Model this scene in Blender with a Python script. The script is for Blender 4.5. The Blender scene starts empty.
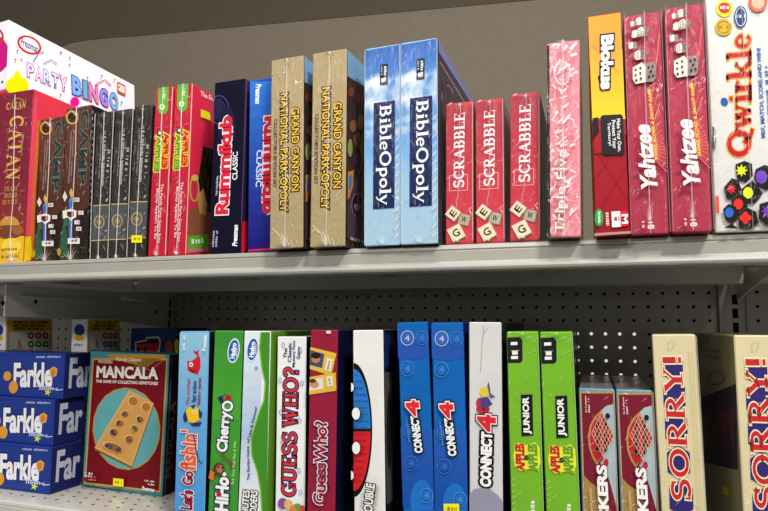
import bpy, math, random
from mathutils import Vector, Matrix
random.seed(7)
C = bpy.context.scene.collection
sc = bpy.context.scene
PI = math.pi

# ------------------------------------------------------------------ camera
F_PX, CX, CY = 597.58, 384.0, 269.83
PITCH, YAW, ROLL = 0.09018, 0.33450, -0.00476
CAM = Vector((0.94195, -1.21860, -0.05920))
ROT = (Matrix.Rotation(YAW, 3, 'Z') @ Matrix.Rotation(PITCH, 3, 'X') @ Matrix.Rotation(ROLL, 3, 'Y'))
cd = bpy.data.cameras.new('camera'); co = bpy.data.objects.new('camera', cd); C.objects.link(co)
r_, f_, u_ = ROT.col[0], ROT.col[1], ROT.col[2]
m = Matrix((r_, u_, -f_)).transposed().to_4x4(); m.translation = CAM
co.matrix_world = m
cd.sensor_width = 36; cd.lens = F_PX/768*36; cd.shift_y = (CY-255.5)/768; cd.clip_start = .01
sc.camera = co

# ------------------------------------------------------------------ light
w = bpy.data.worlds.new('world'); sc.world = w; w.use_nodes = True
w.node_tree.nodes['Background'].inputs[0].default_value = (1, .97, .92, 1)
w.node_tree.nodes['Background'].inputs[1].default_value = .27
def area(name, loc, target, sx, sy, power, col=(1, .97, .93)):
    l = bpy.data.lights.new(name, 'AREA'); l.shape = 'RECTANGLE'; l.size = sx; l.size_y = sy; l.energy = power; l.color = col
    o = bpy.data.objects.new(name, l); C.objects.link(o); o.location = loc
    o.rotation_euler = (Vector(target)-Vector(loc)).to_track_quat('-Z', 'Y').to_euler()
    return o
area('ceiling_or_fill_lamp', (.9, -.92, 1.75), (.7, -.45, 0), 1.1, .10, 24)
area('ceiling_or_fill_lamp', (1.75, -1.6, 1.65), (.6, -.4, 0), .35, .12, 48)
area('ceiling_or_fill_lamp', (.6, -3.9, 1.75), (.5, -.3, -.1), 1.6, .30, 62)  # added fill lamp far behind the camera, brightening fronts and interior
area('aisle_lamp', (1.0, .30, -.10), (1.0, 0, -.06), .3, .12, .2)
sc.view_settings.view_transform = 'Standard'; sc.view_settings.look = 'None'
sc.view_settings.exposure = 0; sc.view_settings.gamma = 1; sc.view_settings.use_curve_mapping = False

# ------------------------------------------------------------------ pixel to point on a real plane
def ray(x, y): return ROT @ Vector(((x-CX)/F_PX, 1, -(y-CY)/F_PX))
def onY(x, y, Y): d = ray(x, y); return CAM + d*((Y-CAM.y)/d.y)
def onZ(x, y, Z): d = ray(x, y); return CAM + d*((Z-CAM.z)/d.z)
def onX(x, y, X): d = ray(x, y); return CAM + d*((X-CAM.x)/d.x)

# ------------------------------------------------------------------ materials
def lin(h):
    h = h.lstrip('#'); v = [int(h[i:i+2], 16)/255 for i in (0, 2, 4)]
    return tuple(((c+.055)/1.055)**2.4 if c > .04045 else c/12.92 for c in v)+(1,)
MATS = {}
def mat(col, fin='card'):
    k = (col, fin)
    if k in MATS: return MATS[k]
    M = bpy.data.materials.new(fin+'_'+col.lstrip('#')); M.use_nodes = True; nt = M.node_tree; N = nt.nodes; L = nt.links
    b = N['Principled BSDF']; c = lin(col)
    tc = N.new('ShaderNodeTexCoord')
    nz = N.new('ShaderNodeTexNoise'); nz.inputs['Scale'].default_value = 35; nz.inputs['Detail'].default_value = 3
    L.new(tc.outputs['Object'], nz.inputs['Vector'])
    mx = N.new('ShaderNodeMix'); mx.data_type = 'RGBA'; mx.inputs[6].default_value = tuple(x*.90 for x in c[:3])+(1,); mx.inputs[7].default_value = tuple(min(1, x*1.08) for x in c[:3])+(1,)
    L.new(nz.outputs['Fac'], mx.inputs[0]); L.new(mx.outputs[2], b.inputs['Base Color'])
    b.inputs['Roughness'].default_value = .5
    if fin == 'card':
        b.inputs['Roughness'].default_value = .4; b.inputs['Specular IOR Level'].default_value = .10
        b.inputs['Coat Weight'].default_value = .05; b.inputs['Coat Roughness'].default_value = .2
    elif fin == 'metal':
        b.inputs['Roughness'].default_value = .38; b.inputs['Coat Weight'].default_value = .6; b.inputs['Coat Roughness'].default_value = .15
    elif fin == 'matte':
        b.inputs['Roughness'].default_value = .85; b.inputs['Specular IOR Level'].default_value = .2
    if fin == 'sky':                              # printed clouds on a blue sky
        b.inputs['Specular IOR Level'].default_value = .2
        sx = N.new('ShaderNodeSeparateXYZ'); L.new(tc.outputs['Object'], sx.inputs[0])
        dv_ = N.new('ShaderNodeMath'); dv_.operation = 'DIVIDE'; dv_.inputs[1].default_value = .29; L.new(sx.outputs['Z'], dv_.inputs[0])
        r1 = N.new('ShaderNodeValToRGB'); L.new(dv_.outputs[0], r1.inputs[0]); e = r1.color_ramp.elements; e[0].position = .0; e[0].color = lin('#9dbccf'); e[1].position = 1; e[1].color = lin('#2c5296')
        for p_, c_ in ((.3, '#90b6d0'), (.45, '#6aa0d6'), (.72, '#5b8dc2'), (.86, '#3a6cb8')): q_ = e.new(p_); q_.color = lin(c_)
        r2 = N.new('ShaderNodeValToRGB'); L.new(dv_.outputs[0], r2.inputs[0]); e = r2.color_ramp.elements; e[0].position = .22; e[0].color = (0, 0, 0, 1); e[1].position = .93; e[1].color = (0, 0, 0, 1)
        for p_, v_ in ((.45, .34), (.60, .5), (.68, .62), (.78, .58), (.86, .16)): q_ = e.new(p_); q_.color = (v_, v_, v_, 1)
        n3 = N.new('ShaderNodeTexNoise'); n3.inputs['Scale'].default_value = 42; n3.inputs['Detail'].default_value = 5; L.new(tc.outputs['Object'], n3.inputs['Vector'])
        ad = N.new('ShaderNodeMath'); ad.operation = 'ADD'; L.new(r2.outputs[0], ad.inputs[0]); L.new(n3.outputs['Fac'], ad.inputs[1])
        mr = N.new('ShaderNodeMapRange'); mr.inputs[1].default_value = .95; mr.inputs[2].default_value = 1.25; L.new(ad.outputs[0], mr.inputs[0])
        m2 = N.new('ShaderNodeMix'); m2.data_type = 'RGBA'; L.new(mr.outputs[0], m2.inputs[0]); L.new(r1.outputs[0], m2.inputs[6]); m2.inputs[7].default_value = lin('#dde4ea'); L.new(m2.outputs[2], b.inputs['Base Color'])
    if fin in ('film', 'crumple', 'filmfold', 'filmglare', 'sky'):
        s = {'film': .8, 'sky': .8, 'crumple': 1.0, 'filmfold': .8, 'filmglare': .8}[fin]
        mp = N.new('ShaderNodeMapping'); mp.inputs['Rotation'].default_value = (0, .5, 0); mp.inputs['Scale'].default_value = (1.0, .6, .22)
        L.new(tc.outputs['Object'], mp.inputs['Vector'])
        n2 = N.new('ShaderNodeTexNoise'); n2.inputs['Scale'].default_value = 150 if fin in ('film', 'sky') else 110; n2.inputs['Detail'].default_value = 4; n2.inputs['Distortion'].default_value = 1.2
        L.new(mp.outputs[0], n2.inputs['Vector'])
        bp = N.new('ShaderNodeBump'); bp.inputs['Strength'].default_value = s; bp.inputs['Distance'].default_value = .005 if fin in ('film', 'sky') else .009
        L.new(n2.outputs['Fac'], bp.inputs['Height'])
        L.new(bp.outputs[0], b.inputs['Coat Normal'])
        b.inputs['Specular IOR Level'].default_value = .06; b.inputs['Coat Weight'].default_value = .5 if fin in ('film', 'sky') else 1; b.inputs['Coat Roughness'].default_value = .10; b.inputs['Coat IOR'].default_value = 1.5 if fin in ('film', 'sky') else 1.8
        if fin in ('filmfold', 'filmglare'):
            b.inputs['Alpha'].default_value = .45 if fin == 'filmfold' else .75
    MATS[k] = M; return M

# ------------------------------------------------------------------ mesh collector
class MB:
    def __init__(s): s.v = []; s.f = []; s.m = []; s.mats = []
    def mi(s, M):
        if M not in s.mats: s.mats.append(M)
        return s.mats.index(M)
    def add(s, vs, fs, M):
        o = len(s.v); k = s.mi(M); s.v += [tuple(v) for v in vs]
        for f in fs: s.f.append([i+o for i in f]); s.m.append(k)
    def box(s, x0, x1, y0, y1, z0, z1, M, faces=None):
        vs = [(x0, y0, z0), (x1, y0, z0), (x1, y1, z0), (x0, y1, z0), (x0, y0, z1), (x1, y0, z1), (x1, y1, z1), (x0, y1, z1)]
        fs = dict(front=[0, 1, 5, 4], right=[1, 2, 6, 5], back=[2, 3, 7, 6], left=[3, 0, 4, 7], top=[4, 5, 6, 7], bottom=[3, 2, 1, 0])
        for n, f in fs.items():
            s.add(vs, [f], (faces or {}).get(n, M))
    def extrude_x(s, prof, x0, x1, M, mats=None):      # closed profile in (y, z)
        n = len(prof)
        vs = [(x0, y, z) for y, z in prof]+[(x1, y, z) for y, z in prof]
        for i in range(n):
            j = (i+1) % n
            s.add(vs, [[i, j, j+n, i+n]], (mats or {}).get(i, M))
        s.add(vs, [list(range(n))[::-1]], M); s.add(vs, [list(range(n, 2*n))], M)
    def pieces(s):
        """prints that lie far apart on the box become parts of their own"""
        if len(s.f) > 4000: return [s]
        par = list(range(len(s.v)))
        def fd(a):
            while par[a] != a: par[a] = par[par[a]]; a = par[a]
            return a
        for f in s.f:
            for i in f[1:]: par[fd(i)] = fd(f[0])
        isl = {}
        for k, f in enumerate(s.f): isl.setdefault(fd(f[0]), []).append(k)
        keys = list(isl); bb = []
        for q in keys:
            vs = [s.v[i] for k in isl[q] for i in s.f[k]]; bb.append(([min(v[a] for v in vs) for a in range(3)], [max(v[a] for v in vs) for a in range(3)]))
        sz = [max(h[a]-l[a] for a in range(3)) for l, h in bb]; g = list(range(len(keys)))
        def fg(a):
            while g[a] != a: g[a] = g[g[a]]; a = g[a]
            return a
        for i in range(len(keys)):
            for j in range(i):
                if fg(i) == fg(j): continue
                d = math.sqrt(sum(max(0, bb[i][0][a]-bb[j][1][a], bb[j][0][a]-bb[i][1][a])**2 for a in range(3)))
                if d <= max(.0196, .5*max(sz[i], sz[j])): g[fg(i)] = fg(j)
        out = {}
        for i, q in enumerate(keys): out.setdefault(fg(i), []).extend(isl[q])
        if len(out) == 1: return [s]
        res = []
        for fs in out.values():
            m_ = MB()
            for k in fs: m_.add([s.v[i] for i in s.f[k]], [list(range(len(s.f[k])))], s.mats[s.m[k]])
            res.append(m_)
        return res
    def build(s, name, parent=None):
        me = bpy.data.meshes.new(name); me.from_pydata(s.v, [], s.f)
        for M in s.mats: me.materials.append(M)
        me.polygons.foreach_set('material_index', s.m); me.update()
        o = bpy.data.objects.new(name, me); C.objects.link(o); o.parent = parent
        return o
def struct(o): o['kind'] = 'structure'; return o
def tag(o, label, cat, group=None):
    o['label'] = label; o['category'] = cat
    if group: o['group'] = group
    return o
def empty(name, loc=(0, 0, 0)):
    o = bpy.data.objects.new(name, None); o.empty_display_size = .03; C.objects.link(o); o.location = loc; return o

# ------------------------------------------------------------------ lettering
def font_mesh(txt, shear=0, off=0, spacing=1.0):
    cu = bpy.data.curves.new('t', 'FONT'); cu.body = txt; cu.fill_mode = 'BOTH'; cu.shear = shear; cu.offset = off; cu.resolution_u = 3; cu.space_character = spacing
    cu.dimensions = '2D'
    o = bpy.data.objects.new('t', cu); C.objects.link(o)
    dg = bpy.context.evaluated_depsgraph_get(); dg.update()
    me = bpy.data.meshes.new_from_object(o.evaluated_get(dg))
    vs = [(v.co.x, v.co.y) for v in me.vertices]; fs = [list(p.vertices) for p in me.polygons]
    bpy.data.objects.remove(o); bpy.data.curves.remove(cu); bpy.data.meshes.remove(me)
    return vs, fs
def arc(cx, cy, rx, ry, a0, a1, n=14):
    return [(cx+rx*math.cos(math.radians(a0+(a1-a0)*i/n)), cy+ry*math.sin(math.radians(a0+(a1-a0)*i/n))) for i in range(n+1)]
T_, t_, s_ = .17, .075, .06                     # stem, hairline and serif thickness
def ser(x, y, w=.2): return ([(x-w, y), (x+w, y)], s_)
def srf(x, y): return ser(x, y+.03)
def srt(x, y): return ser(x, y-.03)
G = {                                            # serif letters drawn as strokes: (advance, [(polyline, thickness)])
 'S': (.72, [(arc(.35, .735, .24, .225, 35, 270)+arc(.36, .275, .25, .235, 90, -145), .15), ([(.57, .98), (.57, .72)], s_), ([(.1, .02), (.1, .3)], s_)]),
 'C': (.80, [(arc(.42, .5, .32, .44, 48, 312), .15), ([(.68, .98), (.68, .68)], s_), ([(.68, .1), (.68, .26)], s_)]),
 'G': (.86, [(arc(.42, .5, .32, .44, 48, 330), .15), ([(.68, .98), (.68, .68)], s_), ([(.70, .05), (.70, .42)], .15), ser(.68, .43, .16)]),
 'R': (.86, [([(.2, 0), (.2, 1)], T_), (arc(.38, .73, .24, .22, 90, -90), .14), ([(.2, .95), (.38, .95)], t_), ([(.2, .51), (.38, .51)], t_), ([(.4, .5), (.72, .03)], T_), srf(.2, 0), ([(.02, .97), (.3, .97)], s_), ([(.64, .03), (.86, .03)], s_)]),
 'A': (.88, [([(.14, .03), (.44, .97)], t_), ([(.42, .97), (.74, .03)], T_), ([(.24, .33), (.64, .33)], t_), ser(.14, .03, .13), ser(.74, .03, .14)]),
 'B': (.80, [([(.2, 0), (.2, 1)], T_), (arc(.38, .745, .2, .21, 90, -90), .14), (arc(.38, .27, .26, .24, 90, -90), .15), ([(.02, .97), (.38, .97)], s_), ([(.2, .52), (.38, .52)], t_), ([(.02, .03), (.38, .03)], s_)]),
 'L': (.72, [([(.2, 0), (.2, 1)], T_), srt(.2, 1), ([(.02, .03), (.64, .03)], s_), ([(.64, 0), (.64, .28)], s_)]),
 'E': (.76, [([(.2, 0), (.2, 1)], T_), ([(.02, .97), (.66, .97)], s_), ([(.02, .03), (.68, .03)], s_), ([(.64, 1), (.64, .75)], s_), ([(.66, 0), (.66, .27)], s_), ([(.2, .52), (.5, .52)], t_), ([(.5, .4), (.5, .64)], s_)]),
 'T': (.78, [([(.39, 0), (.39, 1)], T_), srf(.39, 0), ([(.05, .97), (.73, .97)], s_), ([(.06, 1), (.06, .74)], s_), ([(.72, 1), (.72, .74)], s_)]),
 'N': (.90, [([(.18, 0), (.18, 1)], t_), ([(.18, .98), (.7, .02)], T_), ([(.7, 0), (.7, 1)], t_), ser(.18, .03, .14), ser(.12, .97, .1), ser(.7, .97, .14)]),
 'D': (.86, [([(.2, 0), (.2, 1)], T_), (arc(.32, .5, .38, .46, 90, -90), .15), ([(.02, .97), (.32, .97)], s_), ([(.02, .03), (.32, .03)], s_)]),
 'I': (.42, [([(.2, 0), (.2, 1)], T_), srf(.2, 0), srt(.2, 1)]),
 'U': (.90, [([(.2, 1), (.2, .3)]+arc(.45, .3, .25, .24, 180, 360)+[(.7, .3), (.7, 1)], .15), srt(.2, 1), srt(.7, 1)]),
 'H': (.92, [([(.2, 0), (.2, 1)], T_), ([(.72, 0), (.72, 1)], T_), ([(.2, .5), (.72, .5)], t_), srf(.2, 0), srt(.2, 1), srf(.72, 0), srt(.72, 1)]),
 'W': (1.2, [([(.14, .97), (.38, .03)], T_), ([(.38, .03), (.6, .97)], t_), ([(.6, .97), (.84, .03)], T_), ([(.84, .03), (1.06, .97)], t_), ser(.14, .97, .14), ser(.6, .97, .12), ser(1.06, .97, .12)]),
 'O': (.92, [(arc(.46, .5, .36, .44, 0, 360, 22), .15)]),
 'Y': (.86, [([(.14, .97), (.43, .45)], T_), ([(.72, .97), (.43, .45)], t_), ([(.43, .5), (.43, 0)], T_), srf(.43, 0), ser(.14, .97, .14), ser(.72, .97, .12)]),
 'Q': (1.0, [(arc(.48, .5, .38, .42, 0, 360, 22), .19), ([(.5, .3), (.75, .0), (.98, -.06)], .14)]),
 '?': (.66, [(arc(.32, .72, .22, .22, 160, -60)+[(.34, .45), (.34, .3)], .16), ([(.34, .0), (.34, .15)], .17)]),
 '!': (.4, [([(.2, .3), (.2, 1)], .2), ([(.2, 0), (.2, .16)], .19)]),
 'i': (.36, [([(.18, 0), (.18, .62)], T_), srf(.18, 0), ([(.04, .6), (.18, .6)], s_), ([(.18, .76), (.18, .9)], .16)]),
 'l': (.36, [([(.18, 0), (.18, 1)], T_), srf(.18, 0), ([(.02, .97), (.18, .97)], s_)]),
 'b': (.66, [([(.16, 0), (.16, 1)], .15), (arc(.34, .32, .2, .27, 150, -150), .14), ([(.0, .97), (.16, .97)], s_)]),
 'e': (.60, [(arc(.3, .32, .21, .28, 10, 320), .13), ([(.1, .34), (.5, .34)], t_)]),
 'o': (.64, [(arc(.31, .32, .22, .27, 0, 360, 18), .14)]),
 'p': (.66, [([(.16, -.32), (.16, .62)], .15), (arc(.34, .32, .2, .27, 150, -150), .14), ser(.16, -.3, .14)]),
 'y': (.62, [([(.08, .6), (.3, .06)], .15), ([(.54, .6), (.26, -.14), (.1, -.3)], t_), ser(.08, .6, .1), ser(.54, .6, .09)]),
 'w': (.90, [([(.1, .6), (.27, .03)], .16), ([(.27, .03), (.43, .6)], t_), ([(.43, .6), (.6, .03)], .16), ([(.6, .03), (.78, .6)], t_), ser(.1, .62, .12), ser(.43, .62, .1), ser(.78, .62, .1)]),
 'r': (.48, [([(.16, 0), (.16, .62)], T_), (arc(.32, .38, .15, .2, 150, 40), .12), srf(.16, 0), ([(.0, .6), (.16, .6)], s_)]),
 'k': (.72, [([(.16, 0), (.16, 1)], T_), ([(.2, .25), (.54, .6)], t_), ([(.3, .36), (.62, .02)], .15), srf(.16, 0), ([(.0, .97), (.16, .97)], s_), ser(.54, .6, .1), ser(.6, .03, .12)]),
 ' ': (.35, []),
}
def strip(pl, th):
    vs = []; fs = []; n = len(pl)
    closed = n > 3 and abs(pl[0][0]-pl[-1][0])+abs(pl[0][1]-pl[-1][1]) < 1e-6
    for i, p in enumerate(pl):
        a = pl[i-1] if i else (pl[-2] if closed else pl[0]); b = pl[i+1] if i < n-1 else (pl[1] if closed else pl[-1])
        dx, dy = b[0]-a[0], b[1]-a[1]; l = math.hypot(dx, dy) or 1
        vs += [(p[0]-dy/l*th/2, p[1]+dx/l*th/2), (p[0]+dy/l*th/2, p[1]-dx/l*th/2)]
    for i in range(n-1): fs.append([2*i, 2*i+1, 2*i+3, 2*i+2])
    return vs, fs
def serif_mesh(txt, grow=0, spacing=0.0):
    V = []; Fc = []; x = 0
    for ch in txt:
        adv, st = G[ch]
        for pl, th in st:
            g = grow
            if g and pl[0] != pl[-1]:             # lengthen open ends so that an outline goes all round
                (ax, ay), (bx, by) = pl[0], pl[1]; l = math.hypot(bx-ax, by-ay) or 1; pl = [(ax-(bx-ax)/l*g/2, ay-(by-ay)/l*g/2)]+pl[1:]
                (ax, ay), (bx, by) = pl[-1], pl[-2]; l = math.hypot(bx-ax, by-ay) or 1; pl = pl[:-1]+[(ax-(bx-ax)/l*g/2, ay-(by-ay)/l*g/2)]
            v, f = strip(pl, th+g); o = len(V); V += [(a+x, b) for a, b in v]; Fc += [[i+o for i in q] for q in f]
        x += adv+spacing
    return V, Fc

# ------------------------------------------------------------------ one printed face of a box
class Face:
    """plane in the box's own frame: origin O, right vector A, up vector B, outward normal N"""
    def __init__(s, root, O, A, B, N, fin, px=None):
        s.r = root; s.O, s.A, s.B, s.N = Vector(O), Vector(A), Vector(B), Vector(N); s.fin = fin; s.parts = {}; s.k = 0; s.n = 0
        s.mw = root.matrix_basis.copy(); s.inv = s.mw.inverted()
    def uv(s, x, y):
        c = s.inv @ CAM; d = (s.inv.to_3x3() @ ray(x, y)); t = (s.O-c).dot(s.N)/d.dot(s.N); p = c+d*t-s.O
        return p.dot(s.A), p.dot(s.B)
    def P(s, u, v, k=None): return s.O+s.A*u+s.B*v+s.N*(.00010*(s.k+2))
    def put(s, uvs, fs, col, part='artwork', fin=None):
        if s.n: part += '|%d' % s.n
        s.parts.setdefault(part, MB()).add([s.P(u, v) for u, v in uvs], fs, mat(col, fin or s.fin))
    def poly(s, pts, col, part='artwork', fin=None):
        s.k += 1; uvs = [s.uv(*p) for p in pts]; s.put(uvs, [list(range(len(uvs)))], col, part, fin)
    def rect(s, x0, y0, x1, y1, col, part='artwork', ln=0):
        s.poly([(x0, y0), (x1, y0), (x1+ln, y1), (x0+ln, y1)], col, part)
    def ell(s, cx, cy, rx, ry, col, part='artwork', rot=0, a0=0, a1=360, n=20):
        c, d = math.cos(math.radians(rot)), math.sin(math.radians(rot)); pts = []
        for i in range(n if a1-a0 == 360 else n+1):
            a = math.radians(a0+(a1-a0)*i/n); x, y = rx*math.cos(a), ry*math.sin(a); pts.append((cx+x*c-y*d, cy+x*d+y*c))
        s.poly(pts, col, part)
    def ring(s, cx, cy, rx, ry, th, col, part='artwork'):
        s.k += 1; uvs = []; n = 22
        for i in range(n):
            a = 2*PI*i/n
            uvs += [s.uv(cx+rx*math.cos(a), cy+ry*math.sin(a)), s.uv(cx+(rx-th)*math.cos(a), cy+(ry-th)*math.sin(a))]
        s.put(uvs, [[2*i, 2*i+1, (2*i+3) % (2*n), (2*i+2) % (2*n)] for i in range(n)], col, part)
    def star(s, cx, cy, r, col, n=8, part='artwork', inner=.5):
        s.poly([(cx+(r if i % 2 == 0 else r*inner)*math.cos(PI*i/n), cy+(r if i % 2 == 0 else r*inner)*math.sin(PI*i/n)) for i in range(2*n)], col, part)
    def line(s, pts, th, col, part='artwork', fin=None):
        s.k += 1
        v, f = strip(pts, th); s.put([s.uv(*p) for p in v], f, col, part, fin)
    def grad(s, x0, y0, x1, y1, c0, c1, n=10, part='artwork', ln=0):
        a = [int(c0[i:i+2], 16) for i in (1, 3, 5)]; b = [int(c1[i:i+2], 16) for i in (1, 3, 5)]; s.k += 1
        for i in range(n):
            t = (i+.5)/n; c = '#'+''.join('%02x' % round(p+(q-p)*t) for p, q in zip(a, b)); ya, yb = y0+(y1-y0)*i/n, y0+(y1-y0)*(i+1)/n; la, lb = ln*i/n, ln*(i+1)/n
            s.put([s.uv(*p) for p in ((x0+la, ya), (x1+la, ya), (x1+lb, yb), (x0+lb, yb))], [[0, 1, 2, 3]], c, part)
    def text(s, txt, p0, p1, h, col, out=None, ow=.05, font='sans', shear=0, bold=.02, part='title_lettering', out2=None, capfit=None):
        """lettering whose middle line runs from pixel p0 to p1, h pixels tall"""
        a, b = Vector(s.uv(*p0)), Vector(s.uv(*p1)); d = b-a; L = d.length; d.normalize(); n = Vector((-d.y, d.x))
        mx, my = (p0[0]+p1[0])/2, (p0[1]+p1[1])/2; dx, dy = p1[0]-p0[0], p1[1]-p0[1]; l = math.hypot(dx, dy)
        q0, q1 = Vector(s.uv(mx-dy/l*h/2, my+dx/l*h/2)), Vector(s.uv(mx+dy/l*h/2, my-dx/l*h/2)); H = abs((q1-q0).dot(n))
        if font == 'serif': base = serif_mesh(txt)
        else: base = font_mesh(txt, shear, bold)
        xs = [v[0] for v in base[0]]; ys = [v[1] for v in base[0]]; x0, x1, y0, y1 = min(xs), max(xs), min(ys), max(ys)
        def lay(mesh, c):
            s.k += 1
            uvs = [tuple(a+d*((x-x0)/(x1-x0)*L)+n*(((y-y0)/(y1-y0)-.5)*H)) for x, y in mesh[0]]
            s.put(uvs, mesh[1], c, part)
        for c, o in ((out2, ow*2), (out, ow)):
            if c: lay(serif_mesh(txt, o*2) if font == 'serif' else font_mesh(txt, shear, bold+o), c)
        lay(base, col)
    def ticks(s, p0, p1, h, col, part='small_print', fill=.62):
        """a line of print too small to read"""
        s.k += 1; rnd = random.Random(int(p0[0]*31+p0[1]*7)); dx, dy = p1[0]-p0[0], p1[1]-p0[1]; l = math.hypot(dx, dy); dx /= l; dy /= l; t = 0
        while t < l:
            w = rnd.choice((.5, .8, 1.1, 1.4))*h*.5
            if rnd.random() < .84:
                hh = h*rnd.choice((.35, .35, .5)); w2 = min(w*fill, l-t)
                pts = [(p0[0]+dx*(t+e*w2)-dy*g, p0[1]+dy*(t+e*w2)+dx*g) for e, g in ((0, -hh), (1, -hh), (1, h*.35), (0, h*.35))]
                s.put([s.uv(*p) for p in pts], [[0, 1, 2, 3]], col, part)
            t += w
    def sticker(s, x0, y0, x1, y1, txt='$8.0', ln=0, vert=False):
        s.rect(x0, y0, x1, y1, '#f2e21a', 'price_sticker', ln)
        cy = (y0+y1)/2
        s.ticks((x0+(x1-x0)*.2, cy), (x1-(x1-x0)*.15, cy), (y1-y0)*.45, '#8a8420', 'price_sticker>price_print')
    def folds(s, cx, cy, r, up, n=9, seed=1):
        """loose shrink wrap gathered in thin creases at the end of a seam"""
        rnd = random.Random(seed); s.k += 1; mb = s.parts.setdefault('wrap_fold', MB()); M = mat('#f4f4f4', 'filmfold')
        for i in range(n):
            a = (i+.5)/n*PI; L = r*rnd.uniform(.45, 1.0); w = rnd.uniform(.25, .7)
            dx, dy = math.cos(a)*L*.75, -math.sin(a)*L*up
            p = [s.uv(cx-w, cy), s.uv(cx+w, cy), s.uv(cx+dx, cy+dy)]
            q = [s.P(*t) for t in p]; mid = s.P(*[(p[0][j]+p[1][j]+p[2][j])/3 for j in (0, 1)])+s.N*.0011
            mb.add(q+[mid], [[0, 1, 3], [1, 2, 3], [2, 0, 3]], M)
    def creases(s, x0, y0, x1, y1, n, ln=0, big=1, seed=1, steep=.6):
        """small raised wrinkles of the clear wrap"""
        rnd = random.Random(seed); s.k += 1; mb = s.parts.setdefault('wrap_crease', MB()); M = mat('#f4f4f4', 'filmfold')
        for _ in range(n):
            t = rnd.random(); y = y0+(y1-y0)*t; x = x0+ln*t+rnd.uniform(0, x1-x0); L = rnd.uniform(2, 9)*big; a = rnd.choice((1, 1, -1))*rnd.uniform(.2, 1.5) if steep else rnd.uniform(0, 3)
            dx, dy = math.cos(a)*L/2, -math.sin(a)*L/2; w = rnd.uniform(.12, .3)*big
            lo, hi = x0+ln*t, x1+ln*t; cl = lambda v: min(hi, max(lo, v)); cy_ = lambda v: min(y1, max(y0, v))
            p = [s.uv(cl(x-dx), cy_(y-dy)), s.uv(cl(x+dx), cy_(y+dy)), s.uv(cl(x-w), cy_(y-w)), s.uv(cl(x+w), cy_(y+w))]
            a_, b_, c_, d_ = [s.P(*q) for q in p]; mid = (a_+b_)/2+s.N*.0007
            mb.add([a_, b_, c_, d_, mid], [[0, 2, 4], [2, 1, 4], [1, 3, 4], [3, 0, 4]], M)
    def seam(s, pts, w=.9):
        s.k += 1; mb = s.parts.setdefault('wrap_seam', MB()); M = mat('#f4f4f4', 'filmfold')
        L = [s.uv(x-w/2, y) for x, y in pts]; R = [s.uv(x+w/2, y) for x, y in pts]; Mi = [s.uv(x, y) for x, y in pts]; n = len(pts)
        vs = [s.P(*q) for q in L]+[s.P(*q)+s.N*.0009 for q in Mi]+[s.P(*q) for q in R]
        mb.add(vs, [[i, i+n, i+n+1, i+1] for i in range(n-1)]+[[i+n, i+2*n, i+2*n+1, i+n+1] for i in range(n-1)], M)
    def done(s):
        made = {}
        for n, b in sorted(s.parts.items(), key=lambda i: '>' in i[0]):
            key, num = (n.split('|')+['0'])[:2]; par, nm = key.split('>') if '>' in key else (None, key)
            host = made.get((par, num), s.r) if par else s.r
            for piece in b.pieces():
                o = piece.build(nm, host)
                made.setdefault((nm, num), o)

def game(name, label, cat, group, TL, TR, BR, BL, Yf, D, zb, col, side=None, top=None, fin='card', left=None, bev=.0012, H=None, back=0, body='box_body'):
    """a cardboard game box from the four corners of its front, Yf = plane of the front, D = depth, zb = height of what it stands on"""
    tl, tr, br, bl = (onY(*p, Yf) for p in (TL, TR, BR, BL))
    up = ((tl+tr)/2-(bl+br)/2); lean = math.atan2(up.x, up.z)
    ca = math.cos(lean)
    W = ((tr-tl).x+(br-bl).x)/2*ca-.0006
    bm = (bl+br)/2; bm = bm+up/up.z*(zb-bm.z)
    h = H or ((tl+tr)/2-bm).length
    root = empty(name, (bm.x, Yf+D/2, zb+abs(math.sin(lean))*W/2+.0002)); root.rotation_euler = (0, lean, 0)
    bpy.context.view_layer.update()
    tag(root, label, cat, group)
    side = side or col; top = top or col; left = left or side
    mb = MB(); e = bev
    M = {k: mat(c, fin) for k, c in dict(front=col, side=side, top=top, left=left).items()}
    # bevelled box: rings in z
    def ring(z, i): return [(-W/2+i, -D/2+e, z), (-W/2+e, -D/2+i, z), (W/2-e, -D/2+i, z), (W/2-i, -D/2+e, z), (W/2-i, D/2-e, z), (W/2-e, D/2-i, z), (-W/2+e, D/2-i, z), (-W/2+i, D/2-e, z)]
    rings = [ring(0, e), ring(e, 0), ring(h-e, 0), ring(h, e)]
    vs = sum(rings, []); cm = [M['front'], M['front'], M['front'], M['side'], M['side'], M['side'], M['left'], M['left']]
    for r in range(3):
        for i in range(8):
            j = (i+1) % 8; mb.add(vs, [[r*8+i, r*8+j, r*8+8+j, r*8+8+i]], cm[i])
    mb.add(vs, [list(range(7, -1, -1))], M['side']); mb.add(vs, [list(range(24, 32))], M['top'])
    mb.build(body, root)
    root_w = dict(W=W, h=h, D=D)
    fr = Face(root, (0, -D/2, 0), (1, 0, 0), (0, 0, 1), (0, -1, 0), fin)
    rt = Face(root, (W/2, 0, 0), (0, 1, 0), (0, 0, 1), (1, 0, 0), fin)
    lf = Face(root, (-W/2, 0, 0), (0, -1, 0), (0, 0, 1), (-1, 0, 0), fin)
    return root, fr, rt, lf, root_w
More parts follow.
